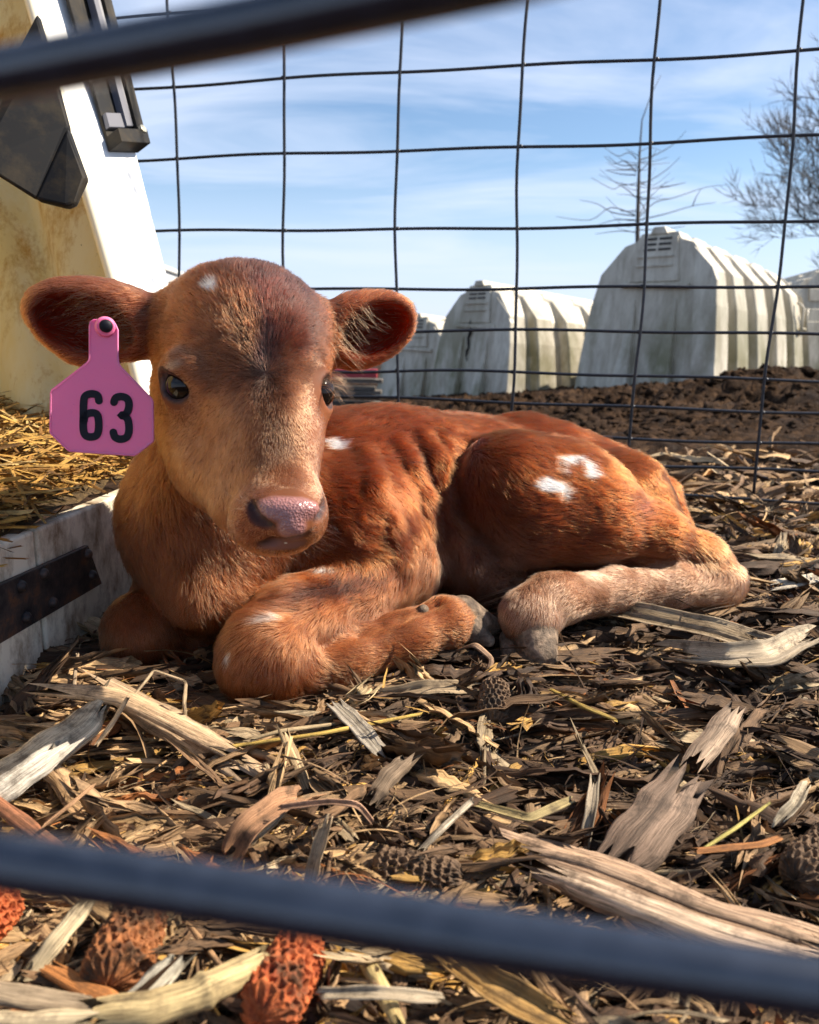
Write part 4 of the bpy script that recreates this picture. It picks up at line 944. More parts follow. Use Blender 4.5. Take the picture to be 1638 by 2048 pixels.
vis = np.where((SA['face']), 1.0, .3); small = np.where(SA['head'] > .5, 2.2, 1.0)
backe = (SA['Z'].get('ear', 0) > .6) & ~SA['face']
DENS = (1 - .80 * ear_) * np.where(backe, .3, 1) * vis * small * np.where(SA['L'] < .008, 1.4, 1.0)
make_fur('fur', NFUR, calf, lambda fc: DENS[fc], hm)
# ---- eyes, lashes, hooves
em = Mat('dark wet eye', rough=.06, spec=.35, base=(.008, .005, .004))
for c, g in ((EC_L, EG_L), (EC_R, EG_R)):
    V, Fc = sphere_mesh(c - g * .0005, .0134)
    o = MB().add(V, Fc).build('eye', em.m, calf, smooth=True)
def strand_obj(name, curves, rad, col, parent, mat=None, K=6):
    n = len(curves); hc = bpy.data.hair_curves.new(name); hc.add_curves([K] * n)
    pts = np.array(curves).reshape(-1, 3)
    hc.attributes['position'].data.foreach_set('vector', pts.astype(np.float32).ravel()) if 'position' in hc.attributes else hc.position_data.foreach_set('vector', pts.astype(np.float32).ravel())
    ra = hc.attributes.get('radius') or hc.attributes.new('radius', 'FLOAT', 'POINT')
    ra.data.foreach_set('value', np.tile(rad * (1 - .7 * np.linspace(0, 1, K)), n).astype(np.float32))
    ca = hc.attributes.new('hcol', 'FLOAT_COLOR', 'CURVE'); cc = np.tile(np.array((*col, 1.0)), (n, 1)) * np.random.default_rng(3).uniform(.7, 1.3, (n, 1)); ca.data.foreach_set('color', cc.astype(np.float32).ravel())
    hc.materials.append(mat or hm); o = bpy.data.objects.new(name, hc); COL.objects.link(o); o.parent = parent; return o
rg = np.random.default_rng(5)
def lashes(c, g, tilt, n, ln, col, droop, name):
    u = unit(np.cross(g, AU)); v = np.cross(u, g); u, v = math.cos(tilt) * u + math.sin(tilt) * v, -math.sin(tilt) * u + math.cos(tilt) * v
    cs = []
    for i in range(n):
        a = rg.uniform(.08, .92) * math.pi; rr = .0135; root = c + u * rr * math.cos(a) + v * rr * .86 * math.sin(a) + g * .0062
        d = unit(g * 1.0 + v * .55 * math.sin(a) + u * .5 * math.cos(a) + rg.normal(0, .10, 3)); L = ln * rg.uniform(.6, 1.2)
        cs.append([root + d * L * s - np.array((0, 0, 1)) * droop * L * s * s for s in np.linspace(0, 1, 6)])
    strand_obj(name, cs, .00011, col, calf)
lashes(EC_L, EG_L, .6, 60, .011, (.10, .04, .02), .5, 'eyelashes')
lashes(EC_R, EG_R, -.2, 60, .019, (.16, .05, .018), .75, 'eyelashes')
# long loose hairs inside the ears
cs = []
for i in range(260):
    x = rg.uniform(165, 290); y = 585 + (x - 165) * .38 + rg.uniform(-8, 62); L = rg.uniform(.012, .030)
    p = W(x, y, surfZ(x, y, .50) - .001) if True else None
    d = unit(-AR * 1.0 + AU * rg.uniform(-.5, .25) - AF * rg.uniform(.15, .5) + .15 * rg.normal(0, 1, 3)); q = unit(np.cross(d, AF)) * rg.uniform(-1, 1)
    cs.append([p + d * L * s + q * .3 * L * s * s - np.array((0, 0, .25)) * L * s * s + AF * .25 * L * s * s for s in np.linspace(0, 1, 6)])
for i in range(120):
    x = rg.uniform(655, 735); y = 640 - (x - 655) * .5 + rg.uniform(-15, 70); L = rg.uniform(.012, .030)
    p = W(x, y, surfZ(x, y, .50) - .001)
    d = unit(AR * .8 - AU * rg.uniform(.2, 1.2) - AF * rg.uniform(.15, .5) + .2 * rg.normal(0, 1, 3)); q = unit(np.cross(d, AF)) * rg.uniform(-1, 1)
    cs.append([p + d * L * s + q * .3 * L * s * s + AF * .25 * L * s * s for s in np.linspace(0, 1, 6)])
strand_obj('ear_hair', cs, .00010, (.20, .075, .03), calf)
# whiskers on the muzzle
cs = []
for i in range(90):
    a = rg.uniform(-.6, 3.9); x = 565 + 88 * math.cos(a); y = 1045 + 60 * math.sin(a); x = 565 + (x - 565) * .96; y = 1045 + (y - 1045) * .96
    z = surfZ(x, y, .46)
    if z > .62: continue
    p = W(x, y, z); d = unit(AR * math.cos(a) - AU * math.sin(a) - AF * .6 + .35 * rg.normal(0, 1, 3)); L = rg.uniform(.006, .017)
    q = unit(rg.normal(0, 1, 3)); cs.append([p + d * L * s + q * .35 * L * s * s for s in np.linspace(0, 1, 6)])
strand_obj('whiskers', cs, .00005, (.4, .22, .13), calf)
hfm = Mat('hoof horn', rough=.7, spec=.3)
hn = hfm.noise(90, 6, .7); hfm.color(hfm.ramp(hn, [(.34, (.045, .030, .020)), (.5, (.13, .09, .06)), (.66, (.30, .21, .14))])); hfm.bump(hn, .8, .004)
def hoof(prims):
    global PR
    save = PR; PR = []
    for a in prims:
        if len(a) == 3: cone(*a)
        else: ell(*a[0], **a[1])
    P, Q = mesh_sdf(PR, .0013); PR = save
    return mesh_obj('hoof', P, Q, hfm.m, calf, smooth=True)
Z0 = (0, 0, -1)
tth = Mat('tooth', rough=.3, base=(.62, .56, .44)).m
for x in (541, 556, 571): V, Fc = sphere_mesh(W(x, 1083 - (x - 541) * .08, surfZ(x, 1083, .46) + .0035), .0024, 10, 8); MB().add(V, Fc).build('tooth', tth, calf, smooth=True)
hoof([((925, 1232, .768, 42), (980, 1252, .778, 22), .003), ((936, 1254, .760, 34), (975, 1282, .752, 15), .0015), ((950, 1312, .765, 90, 22, .04, .002, Z0), dict(rot=8, op='-'))])
hoof([((1068, 1266, .756, 50), (1080, 1310, .738, 36), .003), ((1085, 1290, .760, 34), (1104, 1310, .752, 15), .004), ((1024, 1280, .765, 26), (1020, 1318, .752, 18), .001), ((1060, 1356, .75, 110, 24, .06, .002, Z0), dict(rot=3, op='-'))])
MB().tube([W(845, 1222, on(845, 1222, .003)), W(850, 1216, on(850, 1216, -.004))], [.006, .004], 10).build('dewclaw', hfm.m, calf, smooth=True)

# ---- ear tag
TZ = .592
tm = Mat('pink tag plastic', rough=.42, spec=.4, base=(.84, .17, .33))
tn = tm.noise(300, 4, .7); tm.color(tm.mix(tm.ramp(tn, [(.62, 0), (.75, .35)]), (.84, .17, .33), (.42, .09, .20)))
tm.set('Subsurface Weight', .6); tm.set('Subsurface Radius', (.012, .003, .005)); tm.set('Subsurface Scale', 1.0)
ttop = W(208, 652, TZ); tagE = empty('ear_tag', ttop); tag(tagE, "bright pink plastic ear tag with black number 63 hanging from the calf's ear", 'ear tag')
def tp(zx, zy, dz=0.0): return W(20 + zx / 4.994, 520 + zy / 4.994, TZ + dz)
outl = [(797, 660), (806, 620), (835, 602), (900, 598), (1050, 640), (1075, 700), (1075, 960), (1085, 1040), (1110, 1075), (1410, 1385), (1425, 1410), (1430, 1790), (1422, 1815), (1262, 1940), (1235, 1950), (600, 1908), (578, 1895), (412, 1735), (404, 1715), (410, 1325), (420, 1300), (770, 1030), (792, 1000), (797, 960)]
MB().prism([tp(x, y) for x, y in outl], AF * .0016).build('tag_panel', tm.m, tagE, bevel=.0004)
rim = MB().tube([tp(x, y, .0002) for x, y in outl + outl[:1]], .0008, 8, cap=False).build('rim', tm.m, tagE, smooth=True)
km = Mat('black tag ink', rough=.6, spec=.2, base=(.008, .008, .014))
def stroke(pts, name):
    P = [Vector((x, y, 0)) for x, y in pts]; S = []
    for i in range(len(P) - 1):
        p0, p1, p2, p3 = P[max(i - 1, 0)], P[i], P[i + 1], P[min(i + 2, len(P) - 1)]
        for s in (0, .25, .5, .75): S.append(.5 * ((2 * p1) + (p2 - p0) * s + (2 * p0 - 5 * p1 + 4 * p2 - p3) * s * s + (3 * p1 - p0 - 3 * p2 + p3) * s ** 3))
    S.append(P[-1]); S = [np.array(p[:2]) for p in S]; m = len(S); hw = 38
    def ring(c, d, a0, a1, n=8):
        return [c + hw * np.array((math.cos(a0 + (a1 - a0) * k / n), math.sin(a0 + (a1 - a0) * k / n))) for k in range(n + 1)]
    mb = MB(); Lf = []; Rt = []
    for i in range(m):
        t = S[min(i + 1, m - 1)] - S[max(i - 1, 0)]; t = t / (np.linalg.norm(t) + 1e-9); nn = np.array((-t[1], t[0])); Lf.append(S[i] + nn * hw); Rt.append(S[i] - nn * hw)
    t0 = S[1] - S[0]; a0 = math.atan2(t0[1], t0[0]); t1 = S[-1] - S[-2]; a1 = math.atan2(t1[1], t1[0])
    poly = Lf + ring(S[-1], 0, a1 + math.pi / 2, a1 - math.pi / 2)[1:-1] + Rt[::-1] + ring(S[0], 0, a0 - math.pi / 2, a0 - 3 * math.pi / 2)[1:-1]
    for i in range(m - 1): mb.add([tp(*q, -.00045) for q in (Lf[i], Lf[i + 1], Rt[i + 1], Rt[i])], [(0, 1, 2, 3)])
    for c, a in ((S[-1], a1), (S[0], a0 + math.pi)):
        rr = ring(c, 0, a + math.pi / 2, a - math.pi / 2, 10); mb.add([tp(*c, -.00045)] + [tp(*q, -.00045) for q in rr], [(0, k + 1, k + 2) for k in range(10)])
    o = mb.build(name, km.m, tagE); md = o.modifiers.new('solid', 'SOLIDIFY'); md.thickness = .0003; md.offset = 0; return o
stroke([(888, 1405), (872, 1352), (810, 1336), (750, 1362), (735, 1430), (733, 1560), (732, 1690), (755, 1752), (810, 1768), (865, 1750), (884, 1690), (884, 1600), (866, 1540), (810, 1526), (752, 1552), (738, 1600)], 'digit_six')
stroke([(1038, 1420), (1056, 1378), (1110, 1364), (1165, 1382), (1188, 1432), (1180, 1500), (1150, 1542), (1105, 1552), (1150, 1562), (1180, 1604), (1188, 1700), (1166, 1768), (1105, 1790), (1050, 1770), (1032, 1722)], 'digit_three')
MB().tube([W(211, 654, TZ - .0045), W(211, 654, TZ - .002), W(211, 654, TZ + .001)], [.0062, .0072, .0076], 24).build('collar', tm.m, tagE, smooth=True, bevel=.0006)
MB().tube([W(212, 652, TZ - .0075), W(212, 652, TZ - .0068), W(212, 652, TZ - .004)], [.0015, .0042, .0048], 20).build('stud', km.m, tagE, smooth=True)
# ================================================================ single pieces one can point at
def path_piece(name, pts, w, col, label, cat, group=None, thick=.5, c=14, m=26, ridge=.10, jag=.6, curl=0.0, roll=0.0, seed=1, taper=.25, node=None, tw=0.0, parent=None):
    """pts: (px, py, height above the bedding); w: width in photo pixels; thick 0 = leaf, else height/width of a stalk"""
    rg = np.random.default_rng(seed); P = []
    for px, py, h in pts:
        q = ground_at(px, py, h + BEDZ); P.append(q)
    P = np.array(P); seg = np.linalg.norm(np.diff(P, axis=0), axis=1); s0 = np.concatenate([[0], np.cumsum(seg)]); S = np.linspace(0, s0[-1], m)
    Q = np.stack([np.interp(S, s0, P[:, i]) for i in range(3)], 1)
    for _ in range(2 if len(pts) > 2 else 0): Q[1:-1] = (Q[:-2] + 2 * Q[1:-1] + Q[2:]) / 4
    T = np.gradient(Q, axis=0); T /= np.linalg.norm(T, axis=1)[:, None]
    dep = ((P.mean(0) - CAM) @ AF); Wd = w * dep / F_PX; L = s0[-1]
    view = CAM - Q; view /= np.linalg.norm(view, axis=1)[:, None]; up = np.array((0, 0, 1.0))
    N = up * .65 + view * .5; N = N - T * (N * T).sum(1)[:, None]; N /= np.linalg.norm(N, axis=1)[:, None]; Sd = np.cross(N, T)
    a = roll + tw * np.linspace(-.5, .5, m)[:, None]; N, Sd = N * np.cos(a) + Sd * np.sin(a), Sd * np.cos(a) - N * np.sin(a)
    t = np.linspace(0, 1, m)[:, None]; prof = 1 - taper * rg.uniform(.4, 1) * np.abs(2 * t - 1) ** 3 + .06 * np.sin(t * rg.uniform(7, 20) + rg.uniform(0, 6))
    if node is not None:
        for nn in node: prof = prof * (1 + .22 * np.exp(-((t - nn) / .028) ** 2))
    rid = ridge * rg.normal(0, 1, (1, c)) + ridge * .10 * rg.normal(0, 1, (m, c))
    endj = jag * Wd * rg.normal(0, 1, (1, c)) * (np.abs(2 * t - 1) ** 6) * np.sign(2 * t - 1)
    wob = .012 * Wd * fbm(np.stack([t[:, 0] * 9, t[:, 0] * 0 + seed, t[:, 0] * 0], 1), seed, 2)[:, None]
    if thick:
        an = np.linspace(0, 2 * np.pi, c, endpoint=False)[None]; lx = np.cos(an) * (1 + rid) * prof * Wd / 2; lz = np.sin(an) * (1 + rid) * prof * Wd / 2 * thick
    else:
        u = np.linspace(-1, 1, c)[None]; lx = u * prof * Wd / 2 * (1 + .3 * rid); lz = (curl * u ** 2 + rid * .6) * Wd * (.4 + .6 * prof)
    V = Q[:, None] + Sd[:, None] * (lx + wob)[..., None] + N[:, None] * lz[..., None] + T[:, None] * endj[..., None]
    i = np.arange(m * c).reshape(m, c)
    if thick: F_ = np.stack([i[:-1], np.roll(i, -1, 1)[:-1], np.roll(i, -1, 1)[1:], i[1:]], -1).reshape(-1, 4)
    else: F_ = np.stack([i[:-1, :-1], i[:-1, 1:], i[1:, 1:], i[1:, :-1]], -1).reshape(-1, 4)
    U = np.broadcast_to(t * L * 14 + seed * 3.1, (m, c)); Vv = np.broadcast_to(np.linspace(0, 1, c)[None] * max(Wd * 70, .3) + seed, (m, c))
    streak = 1 + .22 * np.repeat(rg.normal(0, 1, (1, c)), m, 0)
    CC = np.clip((np.array(col)[None, None] * streak[..., None]).reshape(-1, 3), .01, .9)
    V = V.reshape(-1, 3)
    if thick:      # close both ends with a dark, sunken pith
        V = np.vstack([V, Q[:1] + T[:1] * Wd * .12, Q[-1:] - T[-1:] * Wd * .12]); k0, k1 = m * c, m * c + 1
        F_ = np.vstack([F_, np.array([(k0, j, (j + 1) % c, (j + 1) % c) for j in range(c)]), np.array([(k1, (m - 1) * c + (j + 1) % c, (m - 1) * c + j, (m - 1) * c + j) for j in range(c)])])
        CC = np.vstack([CC, np.array(col)[None] * .6, np.array(col)[None] * .6]); U = np.append(U.ravel(), [0, 0]); Vv = np.append(Vv.ravel(), [0, 0])
        me_faces = [tuple(dict.fromkeys(f)) for f in F_.tolist()]
        o = mesh_obj(name, V, me_faces, LM, parent, smooth=True); UV = np.stack([U, Vv], -1)
        ul = o.data.uv_layers.new(name='UVMap'); li = np.empty(len(o.data.loops), np.int32); o.data.loops.foreach_get('vertex_index', li); ul.data.foreach_set('uv', UV[li].astype(np.float32).ravel())
        at_ = o.data.attributes.new('pcol', 'FLOAT_COLOR', 'POINT'); at_.data.foreach_set('color', np.hstack([CC, np.ones((len(CC), 1))]).astype(np.float32).ravel())
    else:
        o = litter_obj(name, [(V, F_, np.stack([U, Vv], -1).reshape(-1, 2), CC)], LM, parent)
        md = o.modifiers.new('solid', 'SOLIDIFY'); md.thickness = .0006; md.offset = 0
    if parent is None: tag(o, label, cat, group)
    return o
G1, G2, G3 = 'split corn stalk pieces', 'dry husk strips', 'stiff straws'
TAN, PALE, DBR, MBR, YEL, ORG, GRY = (.46, .31, .17), (.62, .50, .34), (.13, .085, .055), (.26, .17, .10), (.50, .34, .08), (.40, .17, .055), (.42, .37, .30)
# the big split stalk at lower right: bundle of three lengths
big = empty('corn_stalk', ground_at(1350, 1830, 0)); tag(big, 'thickest split corn stalk, pale pinkish, running out at the lower right', 'corn stalk', G1)
path_piece('outer_rind', [(1070, 1712, .012), (1230, 1772, .014), (1420, 1850, .014), (1680, 1925, .014)], 118, (.40, .27, .18), '', '', thick=.42, c=30, m=50, ridge=.10, jag=.5, seed=3, parent=big)
path_piece('pith', [(1120, 1752, .024), (1260, 1806, .030), (1430, 1872, .030), (1640, 1925, .030)], 52, (.62, .46, .33), '', '', thick=.5, c=22, m=40, ridge=.16, jag=.8, seed=4, parent=big)
path_piece('fibre', [(1060, 1700, .022), (1180, 1726, .030), (1400, 1812, .026), (1640, 1888, .026)], 22, (.48, .33, .22), '', '', thick=.5, c=12, m=40, ridge=.12, jag=1.5, seed=5, parent=big)
IT = [
 ('corn_stalk', [(105, 1378, .040), (240, 1392, .040), (360, 1450, .028), (472, 1508, .014)], 40, (.58, .40, .24), 'splintered bright tan stalk lying in front of the left knee', 'corn stalk', G1, dict(thick=.45, seed=11, c=18, jag=1.3)),
 ('corn_stalk', [(250, 1402, .024), (345, 1452, .018), (462, 1532, .008)], 62, (.50, .36, .23), 'flat ragged husk under the bright tan stalk at left', 'husk', G2, dict(thick=.3, seed=12, c=20, jag=.9, ridge=.14)),
 ('corn_stalk', [(-40, 1590, .010), (70, 1520, .020), (165, 1455, .028), (195, 1415, .034)], 74, PALE, 'crumpled pale husk cone at the left edge below the iron plate', 'husk', G2, dict(thick=.6, seed=13, c=22, taper=.5, ridge=.12)),
 ('corn_stalk', [(-30, 1605, .024), (60, 1540, .034), (105, 1508, .038)], 52, (.66, .60, .50), 'smooth whitish stalk end poking in from the left edge', 'corn stalk', G1, dict(thick=.7, seed=14)),
 ('husk_strip', [(668, 1408, .030), (712, 1450, .026), (762, 1508, .016)], 34, GRY, 'flat grey-white husk strip below the near foreleg', 'husk', G2, dict(thick=0, seed=15, c=9, curl=.1, jag=.3)),
 ('straw', [(470, 1492, .020), (640, 1468, .026), (842, 1428, .020)], 9, YEL, 'long yellow straw pointing right below the near knee', 'straw', G3, dict(thick=.8, seed=16, c=6)),
 ('straw', [(505, 1478, .024), (560, 1462, .028), (668, 1448, .022)], 12, (.50, .38, .22), 'tan straw lying just under the near knee', 'straw', G3, dict(thick=.6, seed=17, c=6)),
 ('corn_stalk', [(572, 1478, .030), (592, 1526, .022), (612, 1575, .012)], 22, (.50, .36, .20), 'short upright stalk chip in the middle foreground under the knee', 'corn stalk', G1, dict(thick=.8, seed=18)),
 ('straw', [(372, 1452, .014), (368, 1408, .030), (372, 1364, .042)], 8, (.62, .46, .28), 'upright straw standing left of the near knee', 'straw', G3, dict(thick=.6, seed=19, c=6)),
 ('straw', [(370, 1362, .044), (335, 1350, .046), (308, 1340, .046), (285, 1370, .040), (262, 1398, .034)], 7, (.60, .45, .28), 'bent straw arching in front of the far knee', 'straw', G3, dict(thick=.6, seed=20, c=6)),
 ('straw', [(255, 1395, .050), (225, 1445, .034), (192, 1490, .022)], 11, (.60, .44, .27), 'straw leaning across the bright tan stalk', 'straw', G3, dict(thick=.5, seed=21, c=6)),
 ('straw', [(155, 1310, .030), (150, 1350, .022), (148, 1388, .012)], 8, (.40, .30, .2), 'thin upright stem beside the white plank', 'straw', G3, dict(thick=.6, seed=22, c=6)),
 ('husk_strip', [(1350, 1312, .016), (1450, 1322, .026), (1540, 1318, .028), (1625, 1275, .022)], 62, (.44, .36, .26), 'long folded grey-tan husk right of the hind foot', 'husk', G2, dict(thick=0, seed=23, c=16, m=36, curl=.35, jag=.7, ridge=.10)),
 ('husk_strip', [(1160, 1212, .014), (1290, 1235, .028), (1420, 1262, .028), (1540, 1300, .016)], 56, (.34, .26, .17), 'brown fibrous husk lying under the hind cannon', 'husk', G2, dict(thick=0, seed=24, c=16, m=36, curl=.3, jag=.9, ridge=.12)),
 ('husk_strip', [(1545, 1175, .020), (1600, 1165, .022), (1680, 1148, .020)], 26, (.62, .55, .44), 'bright straight husk strip at the right edge beside the hock', 'husk', G2, dict(thick=0, seed=25, c=10, curl=.2)),
 ('corn_stalk', [(1395, 1520, .024), (1435, 1470, .030), (1462, 1432, .034)], 48, (.36, .26, .18), 'short grey-brown stalk stub right of centre', 'corn stalk', G1, dict(thick=.7, seed=26, c=20)),
 ('corn_stalk', [(1235, 1730, .010), (1300, 1655, .022), (1362, 1570, .030)], 112, (.27, .185, .13), 'broad weathered stalk base above the thickest stalk', 'corn stalk', G1, dict(thick=.30, seed=71, c=30, m=26, ridge=.06, taper=.25, jag=.3)),
 ('corn_stalk', [(745, 1600, .014), (775, 1555, .022), (815, 1520, .026)], 40, (.24, .17, .11), 'dark stalk stub left of the middle', 'corn stalk', G1, dict(thick=.6, seed=28, c=18)),
 ('husk_strip', [(948, 1608, .012), (1060, 1638, .022), (1145, 1600, .018)], 20, (.38, .30, .14), 'olive-tan leaf lying across the middle of the bedding', 'husk', G2, dict(thick=0, seed=29, c=8, curl=.2)),
 ('husk_strip', [(1168, 1690, .006), (1182, 1620, .022), (1190, 1555, .030)], 22, (.44, .36, .26), 'narrow grey husk standing right of centre', 'husk', G2, dict(thick=0, seed=30, c=8, curl=.3)),
 ('straw', [(1395, 1705, .012), (1468, 1658, .018), (1540, 1605, .022)], 9, (.55, .47, .14), 'green-yellow straw above the thickest stalk', 'straw', G3, dict(thick=.6, seed=31, c=6)),
 ('straw', [(1395, 1702, .018), (1520, 1690, .020), (1560, 1676, .020)], 16, ORG, 'orange-brown leaf vein crossing the green-yellow straw', 'husk', G2, dict(thick=.3, seed=32, c=8)),
 ('husk_strip', [(1560, 1640, .022), (1590, 1610, .028), (1608, 1575, .030)], 24, (.5, .42, .30), 'curled pale husk tip at the right edge', 'husk', G2, dict(thick=0, seed=33, c=8, curl=.4)),
 ('husk_strip', [(617, 1782, .004), (632, 1715, .022), (655, 1640, .040)], 26, (.55, .41, .26), 'upright tan husk blade left of the middle foreground', 'husk', G2, dict(thick=0, seed=34, c=9, curl=.3)),
 ('husk_strip', [(470, 1722, .008), (500, 1660, .026), (560, 1618, .028), (612, 1600, .018)], 54, (.44, .24, .13), 'curled reddish husk above the lower gate bar', 'husk', G2, dict(thick=0, seed=35, c=12, curl=.5, ridge=.05)),
 ('husk_strip', [(560, 1618, .034), (660, 1606, .040), (715, 1612, .040), (742, 1645, .030)], 13, (.46, .27, .17), 'hooked thin husk beside the curled reddish husk', 'husk', G2, dict(thick=0, seed=36, c=7, curl=.5)),
 ('corn_stalk', [(500, 1690, .012), (545, 1650, .018), (590, 1600, .022)], 12, (.58, .47, .32), 'pale splinter left of the upright husk blade', 'splinter', 'pale splinters', dict(thick=.6, seed=37, c=8)),
 ('corn_stalk', [(840, 1702, .012), (880, 1660, .020), (945, 1600, .022)], 14, (.52, .44, .33), 'pale splinter in the middle above the lower gate bar', 'splinter', 'pale splinters', dict(thick=.6, seed=38, c=8)),
 ('corn_stalk', [(-30, 1590, .028), (40, 1640, .024), (118, 1700, .016)], 34, (.36, .15, .075), 'reddish-brown stalk at the left edge above the lower gate bar', 'corn stalk', G1, dict(thick=.6, seed=39, c=14)),
 ('straw', [(90, 1650, .03), (140, 1610, .036), (185, 1572, .038)], 9, (.52, .30, .16), 'orange straw crossing the reddish-brown stalk', 'straw', G3, dict(thick=.6, seed=40, c=6)),
 ('corn_stalk', [(55, 1955, .012), (110, 1885, .022), (178, 1800, .030)], 38, (.60, .48, .30), 'straight pale stalk at lower left, left of the first cob', 'corn stalk', G1, dict(thick=.6, seed=41, c=18)),
 ('corn_stalk', [(238, 2042, .020), (290, 1985, .026), (352, 1922, .032)], 52, (.72, .66, .52), 'whitest split chip between the two front cobs', 'corn stalk', G1, dict(thick=.35, seed=42, c=20, jag=.4)),
 ('corn_stalk', [(195, 2030, .034), (300, 2020, .036), (388, 1992, .036), (420, 1975, .036), (525, 1925, .030)], 66, (.58, .44, .22), 'smooth jointed yellow stalk along the bottom edge', 'corn stalk', G1, dict(thick=.9, seed=43, c=24, m=60, ridge=.012, node=(.58,), taper=.15, jag=.2)),
 ('corn_stalk', [(-60, 1975, .034), (60, 1998, .034), (168, 2012, .034)], 44, (.50, .38, .25), 'brown-edged stalk at the bottom left corner', 'corn stalk', G1, dict(thick=.6, seed=44, c=16, jag=.4)),
 ('corn_stalk', [(-60, 2050, .036), (60, 2050, .036), (178, 2040, .036)], 50, (.62, .50, .32), 'pale split stalk lowest in the bottom left corner', 'corn stalk', G1, dict(thick=.6, seed=45, c=16, jag=.4)),
 ('corn_stalk', [(110, 1945, .018), (170, 1978, .018), (240, 2012, .018)], 40, (.50, .20, .06), 'bright orange stalk piece below the first cob', 'corn stalk', G1, dict(thick=.6, seed=46, c=16)),
 ('corn_stalk', [(722, 1905, .010), (760, 1965, .022), (800, 2050, .032)], 36, (.56, .43, .19), 'yellowish stalk right of the second cob', 'corn stalk', G1, dict(thick=.6, seed=47, c=16)),
 ('husk_strip', [(880, 1905, .016), (980, 1975, .028), (1120, 2050, .026)], 66, (.42, .25, .085), 'wide amber leaf below the lower gate bar', 'husk', G2, dict(thick=0, seed=48, c=14, m=34, curl=.25)),
 ('husk_strip', [(640, 1990, .03), (760, 1988, .036), (880, 2000, .03)], 26, (.55, .45, .32), 'pale torn husk beside the yellowish stalk', 'husk', G2, dict(thick=0, seed=49, c=9, curl=.3)),
 ('corn_stalk', [(378, 1850, .014), (420, 1905, .014), (462, 1958, .012)], 12, (.34, .20, .10), 'thin brown stem between the two front cobs', 'splinter', 'pale splinters', dict(thick=.7, seed=50, c=8)),
 ('husk_strip', [(905, 1305, .010), (950, 1288, .030), (985, 1318, .018), (975, 1345, .010)], 12, (.38, .24, .15), 'forked brown stem between fore hoof and hind foot', 'stem', None, dict(thick=.5, seed=51, c=8)),
 ('husk_strip', [(1100, 1378, .022), (1165, 1412, .026), (1232, 1440, .020)], 11, (.50, .34, .08), 'golden straw below the hind foot', 'straw', G3, dict(thick=.5, seed=52, c=6)),
 ('husk_strip', [(760, 1395, .012), (860, 1378, .022), (950, 1380, .012)], 36, (.36, .27, .17), 'ribbed tan husk under the fore cannon', 'husk', G2, dict(thick=0, seed=53, c=12, curl=.3, ridge=.12)),
 ('husk_strip', [(690, 1418, .012), (725, 1390, .024), (745, 1372, .026)], 44, (.48, .36, .20), 'striped tan husk tucked under the near foreleg', 'husk', G2, dict(thick=0, seed=54, c=12, curl=.2)),
]
for nm, pts, w_, col, lab, cat, g, kw in IT: path_piece(cat.replace(' ', '_'), pts, w_, col, lab, cat, g, **kw)
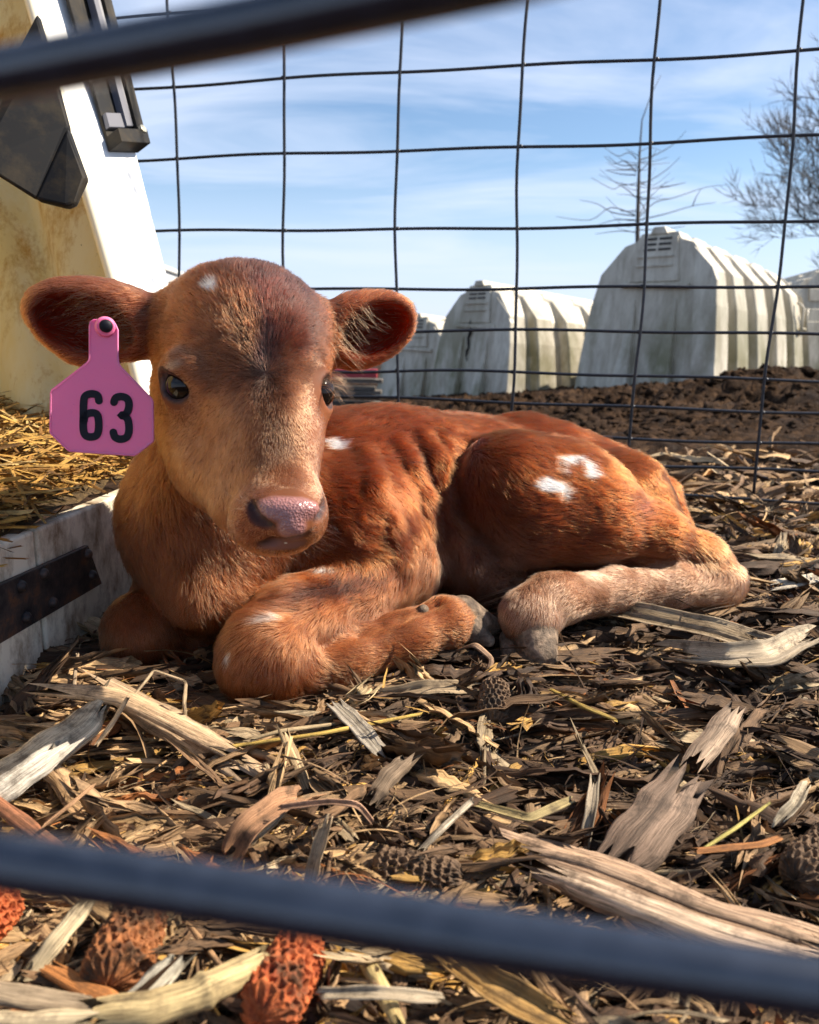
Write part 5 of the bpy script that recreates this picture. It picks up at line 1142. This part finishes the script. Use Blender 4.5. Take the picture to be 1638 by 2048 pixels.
# ---- cobs without kernels
cobm = {}
def cob_mat(name, lo, hi, mudc, mud):
    m = Mat(name, rough=.75, spec=.2); a = m.noise(160, 5, .7); b = m.noise(50, 5, .7)
    c = m.ramp(a, [(.35, lo), (.62, hi)]); m.color(m.mix(m.ramp(b, [(mud, 0.), (mud + .12, .9)]), c, mudc)); m.bump(a, .6, .002); return m.m
CO = cob_mat('orange cob', (.20, .035, .012), (.50, .13, .04), (.07, .04, .022), .54)
CBR = cob_mat('brown cob', (.13, .042, .016), (.34, .13, .045), (.06, .035, .02), .47)
CD = cob_mat('muddy cob', (.07, .042, .026), (.17, .105, .06), (.035, .025, .018), .50)
def cob(a, b, wpx, mat, lab, seed, z0=.018, z1=.018):
    A, B = ground_at(a[0], a[1], BEDZ + z0), ground_at(b[0], b[1], BEDZ + z1); ax = unit(B - A); L = np.linalg.norm(B - A); dep = ((A + B) / 2 - CAM) @ AF; Rr = wpx * dep / F_PX / 2
    u = unit(np.cross(ax, (0, 0, 1.0))); v = np.cross(u, ax); nr_, na = 170, 170; t = np.linspace(0, 1, nr_)[:, None]; an = np.linspace(0, 2 * np.pi, na, endpoint=False)[None]
    rowsn = L / .0048; rowi = t * rowsn; colsn = 17; sh = (np.floor(rowi) % 2) * .5; fx = (an / (2 * np.pi) * colsn + sh) % 1 - .5; fy = rowi % 1 - .5
    wv = fbm(np.stack(np.broadcast_arrays(t * 30, np.cos(an) * 6, np.sin(an) * 6), -1).reshape(-1, 3), seed + 40, 2).reshape(nr_, na)
    fx = fx + .09 * wv; fy = fy - .09 * wv; pit = np.clip(1 - np.sqrt((fx * 1.9) ** 2 + (fy * 1.9) ** 2) ** 2, 0, 1) * np.clip(.95 + .5 * wv, 0, 1.2)
    X = np.stack(np.broadcast_arrays(t * 14 + seed, np.cos(an) * 3, np.sin(an) * 3), -1).reshape(-1, 3); nz_ = fbm(X * 1.7, seed, 4).reshape(nr_, na)
    prof = np.sqrt(np.clip(1 - np.abs(2 * t - 1) ** 7, 0.0, 1)) * (1 - .18 * t)
    r = Rr * prof * (1 - .24 * pit + .06 * nz_)
    tt = t + .02 * nz_
    V = A + ax * (tt * L)[..., None] + u * (r * np.cos(an))[..., None] + v * (r * np.sin(an))[..., None]
    i = np.arange(nr_ * na).reshape(nr_, na); F_ = np.stack([i[:-1], np.roll(i, -1, 1)[:-1], np.roll(i, -1, 1)[1:], i[1:]], -1).reshape(-1, 4)
    o = mesh_obj('corn_cob', V.reshape(-1, 3), F_, mat, smooth=False); tag(o, lab, 'corn cob', 'bare corn cobs in the bedding')
cob((215, 1975), (290, 1815), 140, CBR, 'brown-orange bare cob at lower left behind the orange stalk piece', 1)
cob((520, 2040), (615, 1880), 138, CO, 'bright orange-red bare cob at the bottom, end of the jointed stalk', 2, .024, .024)
cob((-70, 1870), (20, 1790), 120, CO, 'red-orange cob cut by the left edge under the gate bar', 3)
cob((985, 1450), (990, 1362), 72, CD, 'dark muddy cob standing below the gap between the hooves', 4, .008, .028)
cob((745, 1735), (925, 1758), 90, CD, 'dark brown cob lying in the middle just above the lower gate bar', 5, .008, .008)
cob((1590, 1760), (1700, 1650), 100, CD, 'mud-caked cob at the right edge above the thickest stalk', 6, .012, .012)
